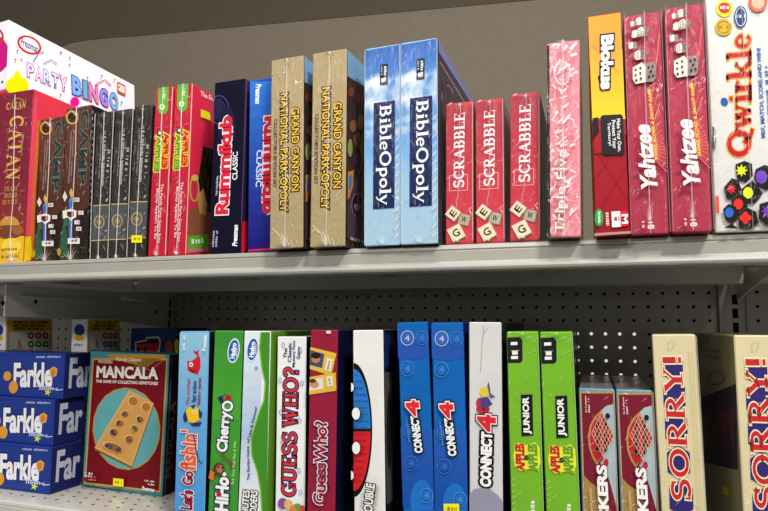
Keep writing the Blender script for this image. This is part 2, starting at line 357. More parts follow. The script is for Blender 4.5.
def copy_tree(o, label, TL, TR, BR, BL, Yf, W, D, zb, z_off=0):
    """another box of the same kind, standing at its own place with its own lean"""
    tl, tr, br, bl = (onY(*p, Yf) for p in (TL, TR, BR, BL))
    up = ((tl+tr)/2-(bl+br)/2); lean = math.atan2(up.x, up.z); bm = (bl+br)/2; bm = bm+up/up.z*(zb-bm.z)
    r = o.copy(); C.objects.link(r); r.location = (bm.x, Yf+D/2, zb+abs(math.sin(lean))*W/2+.0002); r.rotation_euler = (0, lean, 0); r['label'] = label
    for ch in list(o.children):
        c = ch.copy(); C.objects.link(c); c.parent = r
        for g in list(ch.children):
            d = g.copy(); C.objects.link(d); d.parent = c
    bpy.context.view_layer.update()
    return r
def frontY(x, y, z): return max(-.53, onZ(x, y, z).y)

# ================================================================== SETTING
ZT, ZL = .0435, -.350            # tops of the two shelves
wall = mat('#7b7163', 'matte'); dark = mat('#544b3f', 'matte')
m = MB(); m.box(-4.5, 3.5, -4, 2.3, -1.34, -1.3, mat('#8d8a84', 'matte')); struct(m.build('floor'))
# thin darker sheet flush on the wall, its lower edge sloping away, rounded at its left end
pr_ = [onY(530, 0, 1.2)]; zs = pr_[0].z
A_, B_ = onZ(140, 35.5, zs), onZ(530, 0, zs); dv = (B_-A_).normalized(); nv = Vector((dv.y, -dv.x, 0))
if nv.y > 0: nv = -nv
prof = [A_-dv*2.6+Vector((0, 0, -1.5)), A_-dv*.62+Vector((0, 0, -1.5))]
for px_ in ((52, 56), (56, 50.5), (62, 46), (72, 42.4), (88, 39.8), (110, 37.5), (140, 35.5)):
    d = ray(*px_); t = (A_-CAM).dot(nv)/d.dot(nv); prof.append(CAM+d*t)
prof[1] = prof[2]+Vector((0, 0, -1.3)); 
prof += [B_, B_+dv*4, B_+dv*4+Vector((0, 0, 1.0)), A_-dv*2.6+Vector((0, 0, 1.0))]
m = MB(); qa, qb = A_-dv*3-nv*.003, B_+dv*4.5-nv*.003; q4 = [qa+Vector((0, 0, -2.57)), qb+Vector((0, 0, -2.57)), qb+Vector((0, 0, 1.3)), qa+Vector((0, 0, 1.3))]
m.add(q4+[p-nv*.1 for p in q4], [[0, 1, 2, 3], [7, 6, 5, 4], [0, 4, 5, 1], [3, 2, 6, 7], [0, 3, 7, 4], [1, 5, 6, 2]], wall); struct(m.build('wall_back'))
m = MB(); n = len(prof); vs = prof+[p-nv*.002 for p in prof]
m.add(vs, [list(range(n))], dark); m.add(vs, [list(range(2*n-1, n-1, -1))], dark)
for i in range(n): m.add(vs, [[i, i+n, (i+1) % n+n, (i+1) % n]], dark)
struct(m.build('wall_dark_band'))

# ================================================================== GONDOLA
METAL = mat('#a2a198', 'metal'); under = mat('#c0beb4', 'metal'); peg = mat('#948e84', 'metal'); black = mat('#0a0a0a', 'matte')
def shelf(name, z, label, x0, x1, lower=False):
    root = tag(empty(name, ((x0+x1)/2, -.24, z)), label, 'shelf'); cx = (x0+x1)/2
    f = lambda b, n: b.build(n, root)
    m = MB(); X0, X1 = x0-cx, x1-cx; metal = METAL if not lower else mat('#c4c3ba', 'metal')
    m.box(X0, X1, -.215, .24, -.002, 0, metal)
    if lower:
        for r in range(5):
            for i in range(int((x1-x0)/.0254)):
                x = X0+.012+i*.0254+(r % 2)*.0127; y = -.197+r*.0254*.9
                if x > X1-.004: continue
                m.add([(x+.0035*math.cos(a*PI/4), y+.0022*math.sin(a*PI/4), .0001) for a in range(8)], [list(range(8))], black)
    f(m, 'shelf_deck')
    # front lip: rounded edge, upper bead, sloping label channel, bright lower bead, return
    P = [(-.213, 0), (-.226, -.0005), (-.2295, -.0025), (-.2300, -.0065), (-.2285, -.0080), (-.2300, -.0095), (-.2292, -.0225), (-.2320, -.0245), (-.2385, -.0262), (-.2420, -.0285), (-.2428, -.0310), (-.2420, -.0335), (-.2400, -.0350), (-.2250, -.0350), (-.2250, -.0330), (-.2385, -.0325), (-.2300, -.0262), (-.2272, -.0235), (-.2270, -.0080), (-.2130, -.0020)]
    m = MB(); m.extrude_x(P, X0, X1, metal); f(m, 'front_lip')
    m = MB(); m.box(X0, X1, -.222, -.2, -.0340, -.0330, under); m.box(X0, X1, -.2005, -.2, -.033, -.002, under); f(m, 'front_return')
    m = MB(); m.box(X0+.006, X1-.006, .118, .121, -.0345, -.0021, under); m.box(X0+.006, X1-.006, .118, .15, -.0350, -.0340, under); f(m, 'rear_flange')
    for k in ((x0-x1)*.25, 0, (x1-x0)*.25): m = MB(); m.box(k-.012, k+.012, -.2, .118, -.014, -.0021, under); f(m, 'stiffener')
    return root
shelf('metal_shelf', ZT, 'upper pale grey metal shelf with a ridged front lip carrying the top row of games', -.0375, 1.1800)
shelf('metal_shelf', ZL, 'lower white metal shelf with small perforations under the bottom row of games', -.0375, 1.1800, True)
shelf('metal_shelf', ZT, 'upper grey shelf of the neighbouring bay, running off at the left edge', -.75, -.0400)
shelf('metal_shelf', ZL, 'lower white shelf of the neighbouring bay at the left edge, under the blue dice games', -.75, -.0400, True)
shelf('metal_shelf', ZT, 'upper grey shelf of the neighbouring bay, running off at the right edge', 1.1825, 1.75)
shelf('metal_shelf', ZL, 'lower white shelf of the neighbouring bay at the lower right corner', 1.1825, 1.75, True)

def pegboard(x0, cols, z0, rows, zlo, zhi, xl, xr, label):
    m = MB(); s = .0254; r = .0031
    for c in range(cols):
        for k in range(rows):
            cx, cz = x0+c*s, z0-k*s
            xa = xl if c == 0 else cx-s/2; xb = xr if c == cols-1 else cx+s/2
            za = zlo if k == rows-1 else cz-s/2; zb = zhi if k == 0 else cz+s/2
            hole = [(cx+r*math.cos(a*PI/4), 0, cz+r*math.sin(a*PI/4)) for a in range(8)]
            rim = [(xb, 0, cz), (xb, 0, zb), (cx, 0, zb), (xa, 0, zb), (xa, 0, cz), (xa, 0, za), (cx, 0, za), (xb, 0, za)]
            m.add(hole+rim, [[i, 8+i, 8+(i+1) % 8, (i+1) % 8] for i in range(8)], peg)
            inner = [(a, .003, b) for a, _, b in hole]
            m.add(hole+inner, [[i, (i+1) % 8, 8+(i+1) % 8, 8+i] for i in range(8)], black)
    o = m.build('pegboard_panel'); return tag(o, label, 'pegboard')
pegboard(0, 46, 0, 14, -.36, .0165, -.018, 1.1568, 'dark grey pegboard panel behind the lower row of games')
pegboard(1.2193, 14, 0, 14, -.36, .0165, 1.2065, 1.60, 'dark grey pegboard panel of the next bay at the far right')
pegboard(-.62, 23, 0, 14, -.36, .0165, -.64, -.0565, 'dark grey pegboard panel of the neighbouring bay behind the left bracket')
# dark board closing the back, open where the other aisle shines through
m = MB()
xa, xb, za, zb = .905, 1.04, -.155, -.065
m.box(-.64, xa, .02, .024, -.36, .0165, black); m.box(xb, 1.6, .02, .024, -.36, .0165, black)
m.box(xa, xb, .02, .024, zb, .0165, black); m.box(xa, xb, .02, .024, -.36, za, black)
tag(m.build('backing_board'), 'black board behind the pegboard, seen only through its holes', 'board')
tag((lambda b: (b.box(.6, 1.25, .5, .505, -.30, .03, mat('#f4f2ec', 'matte')), b.build('bounce_card'))[1])(MB()), 'added white card on the far side, bright through a few pegboard holes', 'paper')  # added pale surface standing in for aisle light behind the holes

m = MB(); m.box(-.75, 1.75, .0035, .006, .0170, .0405, under); tag(m.build('header_rail'), 'grey header rail closing the gap above the pegboard, behind the upper shelf', 'rail')
def upright(x0, x1, label):
    root = tag(empty('upright_post', ((x0+x1)/2, 0, 0)), label, 'post'); w = (x1-x0)/2
    m = MB(); m.box(-w, w, -.006, .0032, -.36, .0405, peg); m.box(-w, w, .003, .022, -.36, .0160, peg)
    m.box(-w, -w+.004, -.011, -.006, -.36, .0165, peg); m.box(w-.006, w, -.009, -.006, -.36, .0165, mat('#8c8a84', 'metal')); m.build('post_body', root)
    m = MB()
    for k in range(13): m.box(-.003, .006, -.0063, -.0058, -.022-k*.0254*.97-.0, -.022-k*.0254*.97+.0175, black)
    m.build('slot_row', root); return root
upright(1.1570, 1.2060, 'slotted grey upright post right of the pegboard, behind the cream boxes')
upright(-.0560, -.0185, 'slotted dark upright post at the left end of the pegboard')

def bracket(x, pts, label, holes=()):
    root = tag(empty('shelf_bracket', (x, -.2, 0)), label, 'bracket')
    m = MB(); n = len(pts); t = .0015
    vs = [(-t, y+.2, z) for y, z in pts]+[(t, y+.2, z) for y, z in pts]
    m.add(vs, [list(range(n))], under); m.add(vs, [list(range(2*n-1, n-1, -1))], under)
    for i in range(n): m.add(vs, [[i, i+n, (i+1) % n+n, (i+1) % n]], under)
    for y, z in holes:
        m.add([(t+.0003, y+.2+.004*math.cos(a*PI/5), z+.004*math.sin(a*PI/5)) for a in range(10)], [list(range(10))], black)
    m.build('bracket_plate', root)
    if x < 0: m = MB(); m.box(t, .008, pts[0][0]+.2+.03, pts[1][0]+.2-.02, -.0135, -.0115, under); m.build('bracket_rib', root)
    return root
hl = [(p.y, p.z) for p in (onX(35, 301.7, -.038), onX(156, 312, -.038), onX(2, 303, -.038))]
bracket(-.038, [(-.44, .008), (-.006, .008), (-.006, -.0718), (-.165, -.0560), (-.44, -.0490)], 'deep dark grey shelf bracket under the left end of the upper shelf', hl)
bracket(1.187, [(-.22, .0150), (-.22, .0405), (-.008, .0405), (-.008, -.0130), (-.03, -.0115), (-.205, .0130)], 'short tapering grey bracket under the right end of the upper shelf')
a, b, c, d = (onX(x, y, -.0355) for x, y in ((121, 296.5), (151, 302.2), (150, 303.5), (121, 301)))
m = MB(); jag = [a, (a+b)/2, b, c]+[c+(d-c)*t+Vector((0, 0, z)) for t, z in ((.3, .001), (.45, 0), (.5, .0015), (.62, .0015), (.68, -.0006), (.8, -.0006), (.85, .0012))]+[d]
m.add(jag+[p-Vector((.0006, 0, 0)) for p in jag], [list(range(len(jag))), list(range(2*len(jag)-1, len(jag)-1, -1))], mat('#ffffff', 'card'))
tag(m.build('white_strip'), 'jagged white strip against the left shelf bracket', 'paper')  # flat jagged white strip just off the bracket plate

# ================================================================== UPPER ROW
GA = 'shrink-wrapped board games on the upper shelf'
# --- settlement game, maroon
YC = -.462
B, f, s, l, cat_ = game('settling_board_game', 'tall maroon CATAN box with yellow foot at the upper left edge', 'board game', None, (-28, 99), (33, 89), (23.5, 263), (-42, 266), YC, .29, ZT, '#7d1630', '#e83a50', '#e83a50', 'film')
f.grad(-34, 176, 29, 236, '#7d1630', '#8c3022', 8, ln=-3.2)
f.poly([(-34, 237), (24.6, 236), (23.2, 262), (-36, 265)], '#e9b916')
f.ell(10, 226, 10, 10, '#c8923a', a0=180, a1=360); f.ell(8, 232, 15, 7, '#7a3a22'); f.ell(18, 230, 6, 5, '#a0582c')
f.ell(12, 246, 10, 8, '#f3cf48'); f.ticks((2, 250), (18, 249), 3.5, '#8a6a10'); f.ticks((2, 257), (20, 256), 3.5, '#8a6a10')
f.text('CATAN', (-1 + 8, 106.8), (26.5, 104.2), 7, '#e0b45a', font='serif'); f.ring(18.6, 104, 6, 6, 1, '#b08a40')
f.text('CATAN', (17.8, 116), (13, 180), 14.5, '#dca850', font='serif')
f.ticks((23.5, 136), (22, 156), 2, '#b08040')
for i, (t, x0, x1) in enumerate((('TRADE', 4.8, 18.8), ('BUILD', 5, 18), ('SETTLE', 3.4, 18.4))): f.text(t, (x0, 189.4+i*6.6), (x1, 188.6+i*6.6), 4.8, '#d09a48', font='serif', part='small_print')
f.creases(0, 96, 31, 262, 45, -8, 1.2, 1)
f.seam([(16, 95), (15, 150), (14, 200), (11, 240), (13, 262)]); f.folds(13, 262, 14, 1)
s.poly([(34.5, 96), (37.5, 98), (33, 180), (29.6, 236), (24.6, 236)], '#ee4a62')
s.poly([(33, 180), (37, 120), (60, 130), (60, 262), (28, 262), (30, 230)], '#d8703a')
s.poly([(36, 185), (40, 140), (60, 140), (60, 262), (34, 258), (34.5, 225)], '#7a4224')
s.poly([(24.8, 237), (30.5, 236), (32.5, 259), (23.8, 262)], '#f0c812')
f.done(); s.done()
# --- party bingo lying on top
zc = ZT+cat_['h']+.0006
X_ = onY(10, 25, -.455).x
B, f, s, l, g_ = game('bingo_game', 'long white PARTY BINGO box with confetti dots lying on top of the maroon box', 'board game', None, (-60, 40), (9.5, 25.2), (6.5, 94), (-60, 105), -.455, .32, zc, '#e9e7ee', '#f6f4fa', '#f2f0f6', 'card')
f.poly([(-30, 42), (2, 37), (8, 46), (7, 66), (1, 72), (-30, 70)], '#c2127e')
f.ring(-4, 37, 8, 9, 2, '#c23a20'); f.ell(2.5, 82, 1.2, 1.2, '#1a7a4a')
def tilt_ell(F, cx, cy, rx, ry, rot, col, part='artwork'): F.ell(cx, cy, rx, ry, col, part, rot)
tilt_ell(s, 29.2, 45, 13, 8.6, 28, '#e02a20'); tilt_ell(s, 29.2, 45, 10.6, 6.6, 28, '#f6f4fa')
s.text('Pressman', (20.5, 41), (38, 49.5), 7, '#3a4a9a', part='small_print')
s.ell(17, 86, 11.5, 10, '#e6e800'); s.ell(17, 75, 3, 4, '#e6e800'); s.ell(74.5, 102, 4.6, 5, '#e013a0')
pc = ['#7a50c8', '#c85aa8', '#4a90d8', '#7a50c8', '#c04a90']
for i, ch in enumerate('PARTY'):
    x = 27+i*8.1; y = 69.5+i*3.2
    s.text(ch, (x, y), (x+6.6, y+2.9), 12.5, '#e6e2fa', pc[i], .045, bold=.02)
bc = ['#3a78d8', '#2a9ab0', '#d04a98', '#7a50c8', '#48a0d0']
for i, (ch, x, w_) in enumerate((('B', 71.5, 9), ('I', 82.5, 4), ('N', 88.5, 8.5), ('G', 99, 8), ('O', 109, 8))):
    y = 84.5+(x-71.5)*.41
    s.text(ch, (x, y), (x+w_, y+w_*.41), 16.5-i*.3, ('#7fb4f0', '#5cc0c8', '#e48ac0', '#a888e4', '#6cc0e8')[i], ('#2a4ab0', '#6a3ab0', '#a03080', '#3a5ac0', '#7a3ab0')[i], .045, bold=.04, font='sans')
s.line([(32, 62), (37, 54), (43, 52)], 1, '#5a78c8'); s.line([(42, 64), (50, 60), (56, 64)], 1, '#9a78d0'); s.line([(95, 84), (104, 80), (110, 86)], 1, '#c84a90')
s.poly([(116.2, 81.5), (124.5, 85.8), (124.3, 96), (116.2, 92)], '#d8602a'); s.poly([(117.4, 84), (123.4, 87), (123.2, 93.8), (117.4, 90.6)], '#f4f2f8'); s.ticks((118, 87), (123, 89.5), 3, '#8a3a2a')
for x, y, c in ((14, 60, '#c82a6a'), (20, 60, '#c82a6a'), (16, 51, '#2a3a8a'), (59.5, 53, '#3a2a6a'), (68.5, 58, '#c82a8a'), (68, 65, '#c03a7a'), (47, 82, '#c83a8a'), (54, 85, '#3a4ab0'), (59, 95, '#b02a5a'), (63, 88, '#3aa05a'), (80, 96, '#b0309a'), (86, 78, '#2a8a9a'), (120, 103, '#6a5ab0'), (113, 80, '#b8a030'), (100, 76, '#c03a8a')):
    s.ell(x, y, .9, 1, c)
f.done(); s.done()

# --- CAMP pair
def yb(*p): return frontY(p[0], p[1], ZT)
yc = max(yb(72, 260.5), -.47)
c2 = ((66, 109), (91.7, 105), (87, 261), (60, 261.5)); c1 = ((40, 116), (65.4, 112.6), (60.4, 261), (35, 262))
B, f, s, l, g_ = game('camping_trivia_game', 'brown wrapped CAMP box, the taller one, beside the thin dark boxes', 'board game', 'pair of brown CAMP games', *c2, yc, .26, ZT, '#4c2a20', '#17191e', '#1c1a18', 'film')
f.grad(66.5, 110, 90, 258, '#5e3226', '#40241c', 8, ln=-4)
f.ring(72.3, 117.5, 6.3, 7, 1.6, '#c8a040'); f.ell(72.3, 117.5, 3.5, 4.5, '#2a221a'); f.folds(76, 116, 9, 1, 6, 5)
f.text('CAMP', (85.6, 110.5), (82, 185), 8.6, '#12302a', '#7d8c82', .022, bold=.03)
f.ticks((72, 130), (69, 184), 1.6, '#a08a78'); f.ticks((74.5, 130), (71.5, 176), 1.6, '#a08a78')
f.poly([(80, 214), (90, 205), (88, 259), (76, 259)], '#1c1712'); f.poly([(59, 257), (63, 226), (66, 222), (68, 240), (67.5, 257)], '#1e5a40'); f.poly([(64, 226), (66.5, 206), (69, 226)], '#2a6a4a')
f.poly([(69.6, 199), (73, 197), (72.6, 222), (73.4, 240), (69.5, 241)], '#3a70c0'); f.poly([(70, 193), (71.5, 188), (74, 193), (72, 199)], '#d8a83a')
f.poly([(65.6, 191), (68.2, 197), (65.8, 202), (63.3, 197)], '#d8d0c8')
f.poly([(63.4, 211), (68, 210), (72, 208.8), (77.4, 211), (77, 217), (71.5, 220.8), (68.6, 217.5), (63.8, 219)], '#e8e4dc'); f.poly([(67.8, 211.8), (74.6, 211.6), (74.6, 216), (71.2, 218), (67.8, 215.8)], '#5a2018')
for x, y in ((77.7, 200), (78, 222.5), (82, 213), (80, 229)): f.rect(x-2.6, y-2, x+2.6, y+2, '#d8d4cc'); f.ticks((x-1.8, y), (x+1.8, y), 2, '#5a5048')
f.rect(69, 238.4, 81, 244, '#e4e0d8'); f.ticks((71, 241), (79, 241), 3.2, '#3a3430')
f.ell(60.5, 252, 2, 4, '#b08a2a')
f.creases(66, 108, 90, 258, 34, -5, .9, 2)
f.folds(72, 260, 15, 1.1, 9, 2); f.seam([(78, 107), (77, 150), (74.5, 200), (72.5, 238), (72, 259)])
for i in range(22): y = 112+i*6.6; s.ell(92.4-(y-110)*.031+random.uniform(0, 1.2), y, .45, 1.5, '#a8acb0', 'wrap_glints')
f.done(); s.done()
copy_tree(B, 'brown shrink-wrapped CAMP box with green letters, the lower one, beside the maroon box', *c1, yc+.004, g_['W'], .26, ZT).scale = (1, 1, .955)

# --- three thin dark boxes
d1 = ((96.3, 112.6), (113.5, 111.7), (107.3, 258.7), (90.3, 260)); d2 = ((114.5, 111.7), (133, 110.5), (125, 258.6), (108.3, 259.2)); d3 = ((134.4, 109.3), (152.3, 107.3), (146, 256.7), (126, 257.8))
yd = max(-.482, yb(107, 258.7))
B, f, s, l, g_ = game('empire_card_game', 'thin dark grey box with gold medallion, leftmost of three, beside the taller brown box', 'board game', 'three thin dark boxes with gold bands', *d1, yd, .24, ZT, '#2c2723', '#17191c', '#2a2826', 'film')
f.poly([(93.3, 206), (109.6, 205), (108.2, 240), (91.6, 240.8)], '#4c4d50')
f.poly([(93.3, 205.2), (109.6, 204.4), (109.6, 205.4), (93.2, 206.2)], '#c0a060'); f.poly([(91.7, 240.2), (108.2, 239.4), (108.2, 240.4), (91.6, 241.2)], '#c0a060')
f.ring(99.5, 222, 5.4, 6.6, 1.2, '#a89468'); f.ell(99.5, 222, 4, 5.2, '#5c5548'); f.star(99.5, 222, 3.5, '#8a7c60', 6)
f.ticks((105.6, 130), (102.8, 186), 2.4, '#b8b4ac'); f.ticks((109.6, 150), (107.6, 172), 3.2, '#b8b4ac'); f.ticks((101.8, 134), (99.4, 180), 1.8, '#8a8680')
f.creases(96.5, 113, 112, 258, 36, -5.5, .9, 3)
f.folds(105, 115, 8, -.6, 6, 4); f.folds(99, 259, 8, 1, 7, 6); f.seam([(105, 112), (103, 160), (100.5, 210), (98.6, 259)]); f.seam([(96, 114), (93.6, 170), (91.6, 230), (90.8, 259)], .7)
f.done(); s.done()
dB = copy_tree(B, 'thin dark grey shrink-wrapped box with a gold medallion, middle of the three', *d2, yd, g_['W'], .24, ZT)
dC = copy_tree(B, 'thin dark grey box with gold medallion and yellow price sticker, beside the red boxes', *d3, yd-.004, g_['W'], .24, ZT)
q = Face(dC, (0, -.12, 0), (1, 0, 0), (0, 0, 1), (0, -1, 0), 'card'); q.k = 22; q.sticker(132.6, 235.4, 143.2, 242.8); q.done()

# --- apples to apples pair
r1 = ((155, 89.6), (174, 86.9), (166, 256), (147, 257)); r2 = ((174.8, 86.4), (193.2, 82.7), (186, 255.6), (167, 256))
yr = max(-.488, yb(167, 256))
B, f, s, l, g_ = game('comparison_party_game', 'red wrapped APPLES to APPLES box with yellow price sticker, right of its pair', 'board game', 'pair of red apples party games', *r2, yr, .25, ZT, '#bb1732', '#dd2848', '#d8405a', 'film')
f.poly([(178, 84.8), (188.6, 83.4), (187.8, 107), (186, 110.5), (182.4, 111.8), (179, 110.3), (177.2, 106)], '#62a82e')
f.ticks((184, 88), (183, 96), 4, '#e6f0d8'); f.ring(181.8, 104, 2.6, 2.8, 1.2, '#e6f0d8')
f.text('APPLES', (186.6, 130), (184.4, 166), 6.2, '#d01c28', '#e8d820', .10, bold=.05)
f.text('APPLES', (179.4, 134), (176.6, 170), 6.2, '#4f9a26', '#e8d820', .10, bold=.05)
f.ell(179.6, 130.6, 2.8, 3.2, '#202818'); f.ell(179.6, 130.6, 1.3, 1.6, '#e8e8d8')
f.text('The Family Party Game Even', (182.2, 182), (179.2, 242), 3.4, '#f0d8dc', part='small_print', bold=.01)
f.text('Money Appears To Be', (177.6, 187), (175.4, 238), 3.2, '#f0d8dc', part='small_print', bold=.01)
f.creases(176, 86, 192, 254, 26, -7, 1, 4)
f.seam([(183.5, 84), (182, 110), (180, 180), (177.5, 248)], 1.1); f.folds(177, 255, 13, 1, 9, 8); f.folds(184, 85, 8, -.9, 7, 9)
f.seam([(193, 84), (190.5, 150), (186.4, 254)], .8)
s.poly([(195, 158), (214, 160), (212, 250), (187, 251), (190, 200)], '#c83048'); s.poly([(203, 146), (214, 150), (212, 215), (202, 210), (198, 180)], '#20130f')
s.poly([(188.4, 212), (196, 206), (212, 214), (211, 236), (187.4, 236)], '#8a5236'); s.poly([(197, 196), (203, 188), (207, 205), (206, 216), (199, 213)], '#b88a4a'); s.ring(194, 189, 5, 13, 1.5, '#c8a04a'); s.ell(194.5, 178, 3.6, 3.4, '#d8b060')
s.poly([(187.4, 236), (208.5, 234.5), (208, 248), (187, 249)], '#5fa52a'); s.ticks((191, 242), (203, 241), 6, '#d8ecc8'); s.poly([(187, 249), (208, 248), (208, 251), (187, 253)], '#c86a7a')
s.text('The Fun', (200, 93.2), (214, 100), 4.6, '#f4e8ea', part='title_lettering')
s.poly([(200.3, 109.2), (209.8, 113), (209.6, 120.6), (200.1, 117.2)], '#f0dc18', 'price_sticker')
f.done(); s.done()
copy_tree(B, 'red wrapped APPLES to APPLES box, left of its pair, beside the thin dark boxes', *r1, yr+.001, g_['W'], .25, ZT)

# --- rummikub dark
ym = max(-.488, yb(225, 253.6))
B, f, s, l, g_ = game('tile_rummy_game', 'dark navy Rummikub box with its red title reading upward, beside the red boxes', 'board game', None, (214.2, 82.7), (246, 78.4), (241, 252.5), (209.5, 254.4), ym, .25, ZT, '#0f0d24', '#2a2048', '#2a2a50', 'card')
f.ring(219.5, 110, 10, 15, 1.2, '#3a4068'); f.ring(219.5, 110, 6, 10, 1, '#30355a'); f.poly([(214, 100), (222, 98), (224, 118), (214, 120)], '#1f2142')
f.ell(227, 128, 9, 22, '#1b1a3a')
f.text('Rummikub', (222, 214.5), (226.6, 116), 13, '#d3243a', '#f2e6ea', .05, bold=.045)
f.text('CLASSIC', (235, 180), (235.6, 152), 5.2, '#e8e8ee', part='small_print'); f.text('Pressman', (235, 246.4), (236, 225), 5, '#f0f0f4', part='logo_print', bold=.04, shear=.2)
f.ticks((213.4, 247), (214.4, 231), 2.4, '#b0b0c8'); f.ticks((216.6, 247), (217.6, 231), 2.4, '#b0b0c8'); f.text('THE ORIGINAL', (217, 196), (218, 176), 1.8, '#c8c8d8', part='small_print')
s.poly([(241.6, 222), (247.5, 221), (247, 251.5), (241.2, 252.3)], '#e01c3c'); s.line([(246.6, 80), (243.5, 160), (241.2, 222)], .8, '#6a5a90')
f.done(); s.done()
# --- rummikub blue
yl = max(-.488, yb(248, 251.6)); xg_ = onY(269.6, 247, yb(327, 247)).x-.003; BLX = 280
while onY(BLX-2.5, 250, yl+.01).x > xg_: BLX -= .25
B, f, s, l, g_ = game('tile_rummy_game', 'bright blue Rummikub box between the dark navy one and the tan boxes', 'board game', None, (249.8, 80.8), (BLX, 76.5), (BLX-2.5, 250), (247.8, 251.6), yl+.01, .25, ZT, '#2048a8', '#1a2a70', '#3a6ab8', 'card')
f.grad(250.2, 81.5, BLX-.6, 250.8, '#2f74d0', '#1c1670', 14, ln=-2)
f.text('Rummikub', (270.6, 116), (268.6, 214), 13, '#d3243a', '#f0e0e6', .05, bold=.045)
f.text('CLASSIC', (259.8, 150), (258.8, 187), 6, '#c8d4f0', part='small_print'); f.text('Pressman', (258.8, 84), (258, 104), 5.6, '#e0ecff', part='logo_print', bold=.04, shear=.2)
f.poly([(248.4, 249.6), (BLX-3, 248), (BLX-3, 249.9), (248.2, 251.5)], '#d02040')
f.done()

# --- Grand Canyon pair
g2 = ((312.7, 53.4), (346.8, 48.9), (345.2, 247), (309.5, 246.8)); g1 = ((271.2, 58.6), (303.5, 54), (303, 246.6), (269.4, 247))
yg = yb(327, 247)
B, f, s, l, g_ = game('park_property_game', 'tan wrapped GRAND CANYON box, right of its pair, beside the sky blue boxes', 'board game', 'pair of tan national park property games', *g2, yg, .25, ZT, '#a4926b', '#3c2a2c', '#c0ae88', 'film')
def canyon(f):
    f.text('GRAND CANYON', (338, 102.4), (337.2, 188), 7.8, '#eebb2c', '#17120c', .10, bold=.01)
    f.text('NATIONAL PARK-OPOLY', (326.6, 87.5), (325.2, 209), 8, '#eebb2c', '#17120c', .10, bold=.01)
    f.text("COLLECTOR'S EDITION SET", (317.2, 114), (316, 184.5), 3.6, '#3a2e1c', part='small_print', bold=.01)
    f.creases(313, 53, 345, 90, 16, 0, 1.2, 5); f.creases(311, 195, 344, 246, 40, 0, 1.2, 6); f.creases(312, 90, 344, 195, 20, 0, 1.2, 7)
    f.seam([(329.5, 51.5), (329, 110), (327, 190), (326, 246)]); f.folds(326, 245.5, 17, 1.1, 15, 3); f.folds(330, 52, 15, -.55, 9, 4)
    for k, a in enumerate((225, 229, 232, 236, 238)): f.line([(313+k*5, a), (319+k*4, a+8)], .5, '#ede0bc', 'wrap_fold')
canyon(f)
s.poly([(347.3, 49.6), (364.8, 67), (364.8, 87), (347.3, 76)], '#78a6cc'); s.poly([(347.3, 76), (364.8, 87), (364.8, 104), (347.3, 110)], '#3a2424')
s.ell(351, 92, 3, 5, '#7a3a28'); s.ell(358, 98, 3, 5, '#5a3040'); s.ell(353, 126, 4, 6, '#8a5a38'); s.ell(360, 122, 3, 8, '#a07848'); s.ell(357, 140, 4, 8, '#7a4a30'); s.ell(349.5, 148, 2.5, 9, '#8a9a5a'); s.ell(362, 150, 3, 10, '#6a7a4a'); s.ell(358, 160, 4, 8, '#5a3a5a')
s.poly([(347, 172), (353, 170), (352, 194), (346.8, 200)], '#c88a3a'); s.poly([(348, 176), (351, 175), (350.6, 188), (347.8, 190)], '#3a7ac0'); s.poly([(354, 180), (364.6, 172), (364.6, 240), (346, 238), (346.5, 204)], '#4c3a4a')
s.ell(356.6, 205, 6.4, 12, '#9a7088'); s.ell(356.6, 205, 5.6, 11, '#241c24'); s.ell(356, 206, 3, 5, '#a07a98'); s.ell(355.5, 201, 3.5, 3, '#241c24')
s.ticks((347.5, 238), (362, 242), 4, '#c8c0b8', 'small_print')
f.done(); s.done()
copy_tree(B, 'tan wrapped GRAND CANYON box, left of its pair, beside the bright blue box', *g1, yg+.001, g_['W'], .25, ZT)

# --- BibleOpoly pair
b2 = ((400.6, 43.6), (437.3, 37.4), (438, 243.6), (400.4, 244.6)); b1 = ((364.9, 49.7), (400, 43.8), (400, 244.6), (364.5, 245.6))
yo = yb(400, 244.5)+.006
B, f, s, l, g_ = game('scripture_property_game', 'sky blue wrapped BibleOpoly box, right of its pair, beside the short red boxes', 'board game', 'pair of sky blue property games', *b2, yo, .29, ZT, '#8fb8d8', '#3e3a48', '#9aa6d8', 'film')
f.poly([(401, 44.8), (437, 38.6), (437.6, 243), (400.8, 244)], '#8fb8d8', 'sky_print', 'sky')
f.poly([(416.6, 59.4), (424.8, 58), (424.6, 79.4), (416.4, 80.6)], '#14171e', 'logo_print'); f.ticks((422, 61), (421.6, 78), 3, '#dfe4ea', 'logo_print'); f.ell(419.5, 75, 1.8, 2.2, '#dfe4ea', 'logo_print'); f.ticks((418.4, 61), (418.2, 70), 2, '#aab0b8', 'logo_print')
f.poly([(410, 98.6), (432.4, 95.6), (432, 205.6), (409.6, 207)], '#13224e', 'name_panel')
f.text('BibleOpoly', (420.8, 100.5), (420.6, 203), 16, '#f0f2f4', '#13224e', .02, font='serif', part='name_panel>title_lettering')
f.creases(402, 46, 436, 243, 50, 0, 1.3, 8); f.creases(430, 110, 437, 240, 30, 0, .9, 9)
f.seam([(400.9, 45), (401, 140), (401, 243)], .8); f.seam([(437, 40), (437.6, 150), (437.6, 242)], .9); f.folds(420, 243.3, 17, .9, 10, 14)
for k in range(14): y0 = 120+k*9; f.line([(433, y0), (437, y0-5)], .5, '#f0f4f8', 'wrap_fold')
s.poly([(438.2, 40), (474, 103), (474, 108), (438.6, 52)], '#7a84c0'); s.line([(439.6, 62), (470, 112)], .9, '#b08a98'); s.ring(447, 97, 6, 12, 1, '#a87a86'); s.poly([(442, 80), (470, 118), (470, 200), (441, 200)], '#37323c')
f.done(); s.done()
copy_tree(B, 'sky blue wrapped BibleOpoly box, left of its pair, beside the tan boxes', *b1, yo+.001, g_['W'], .29, ZT)

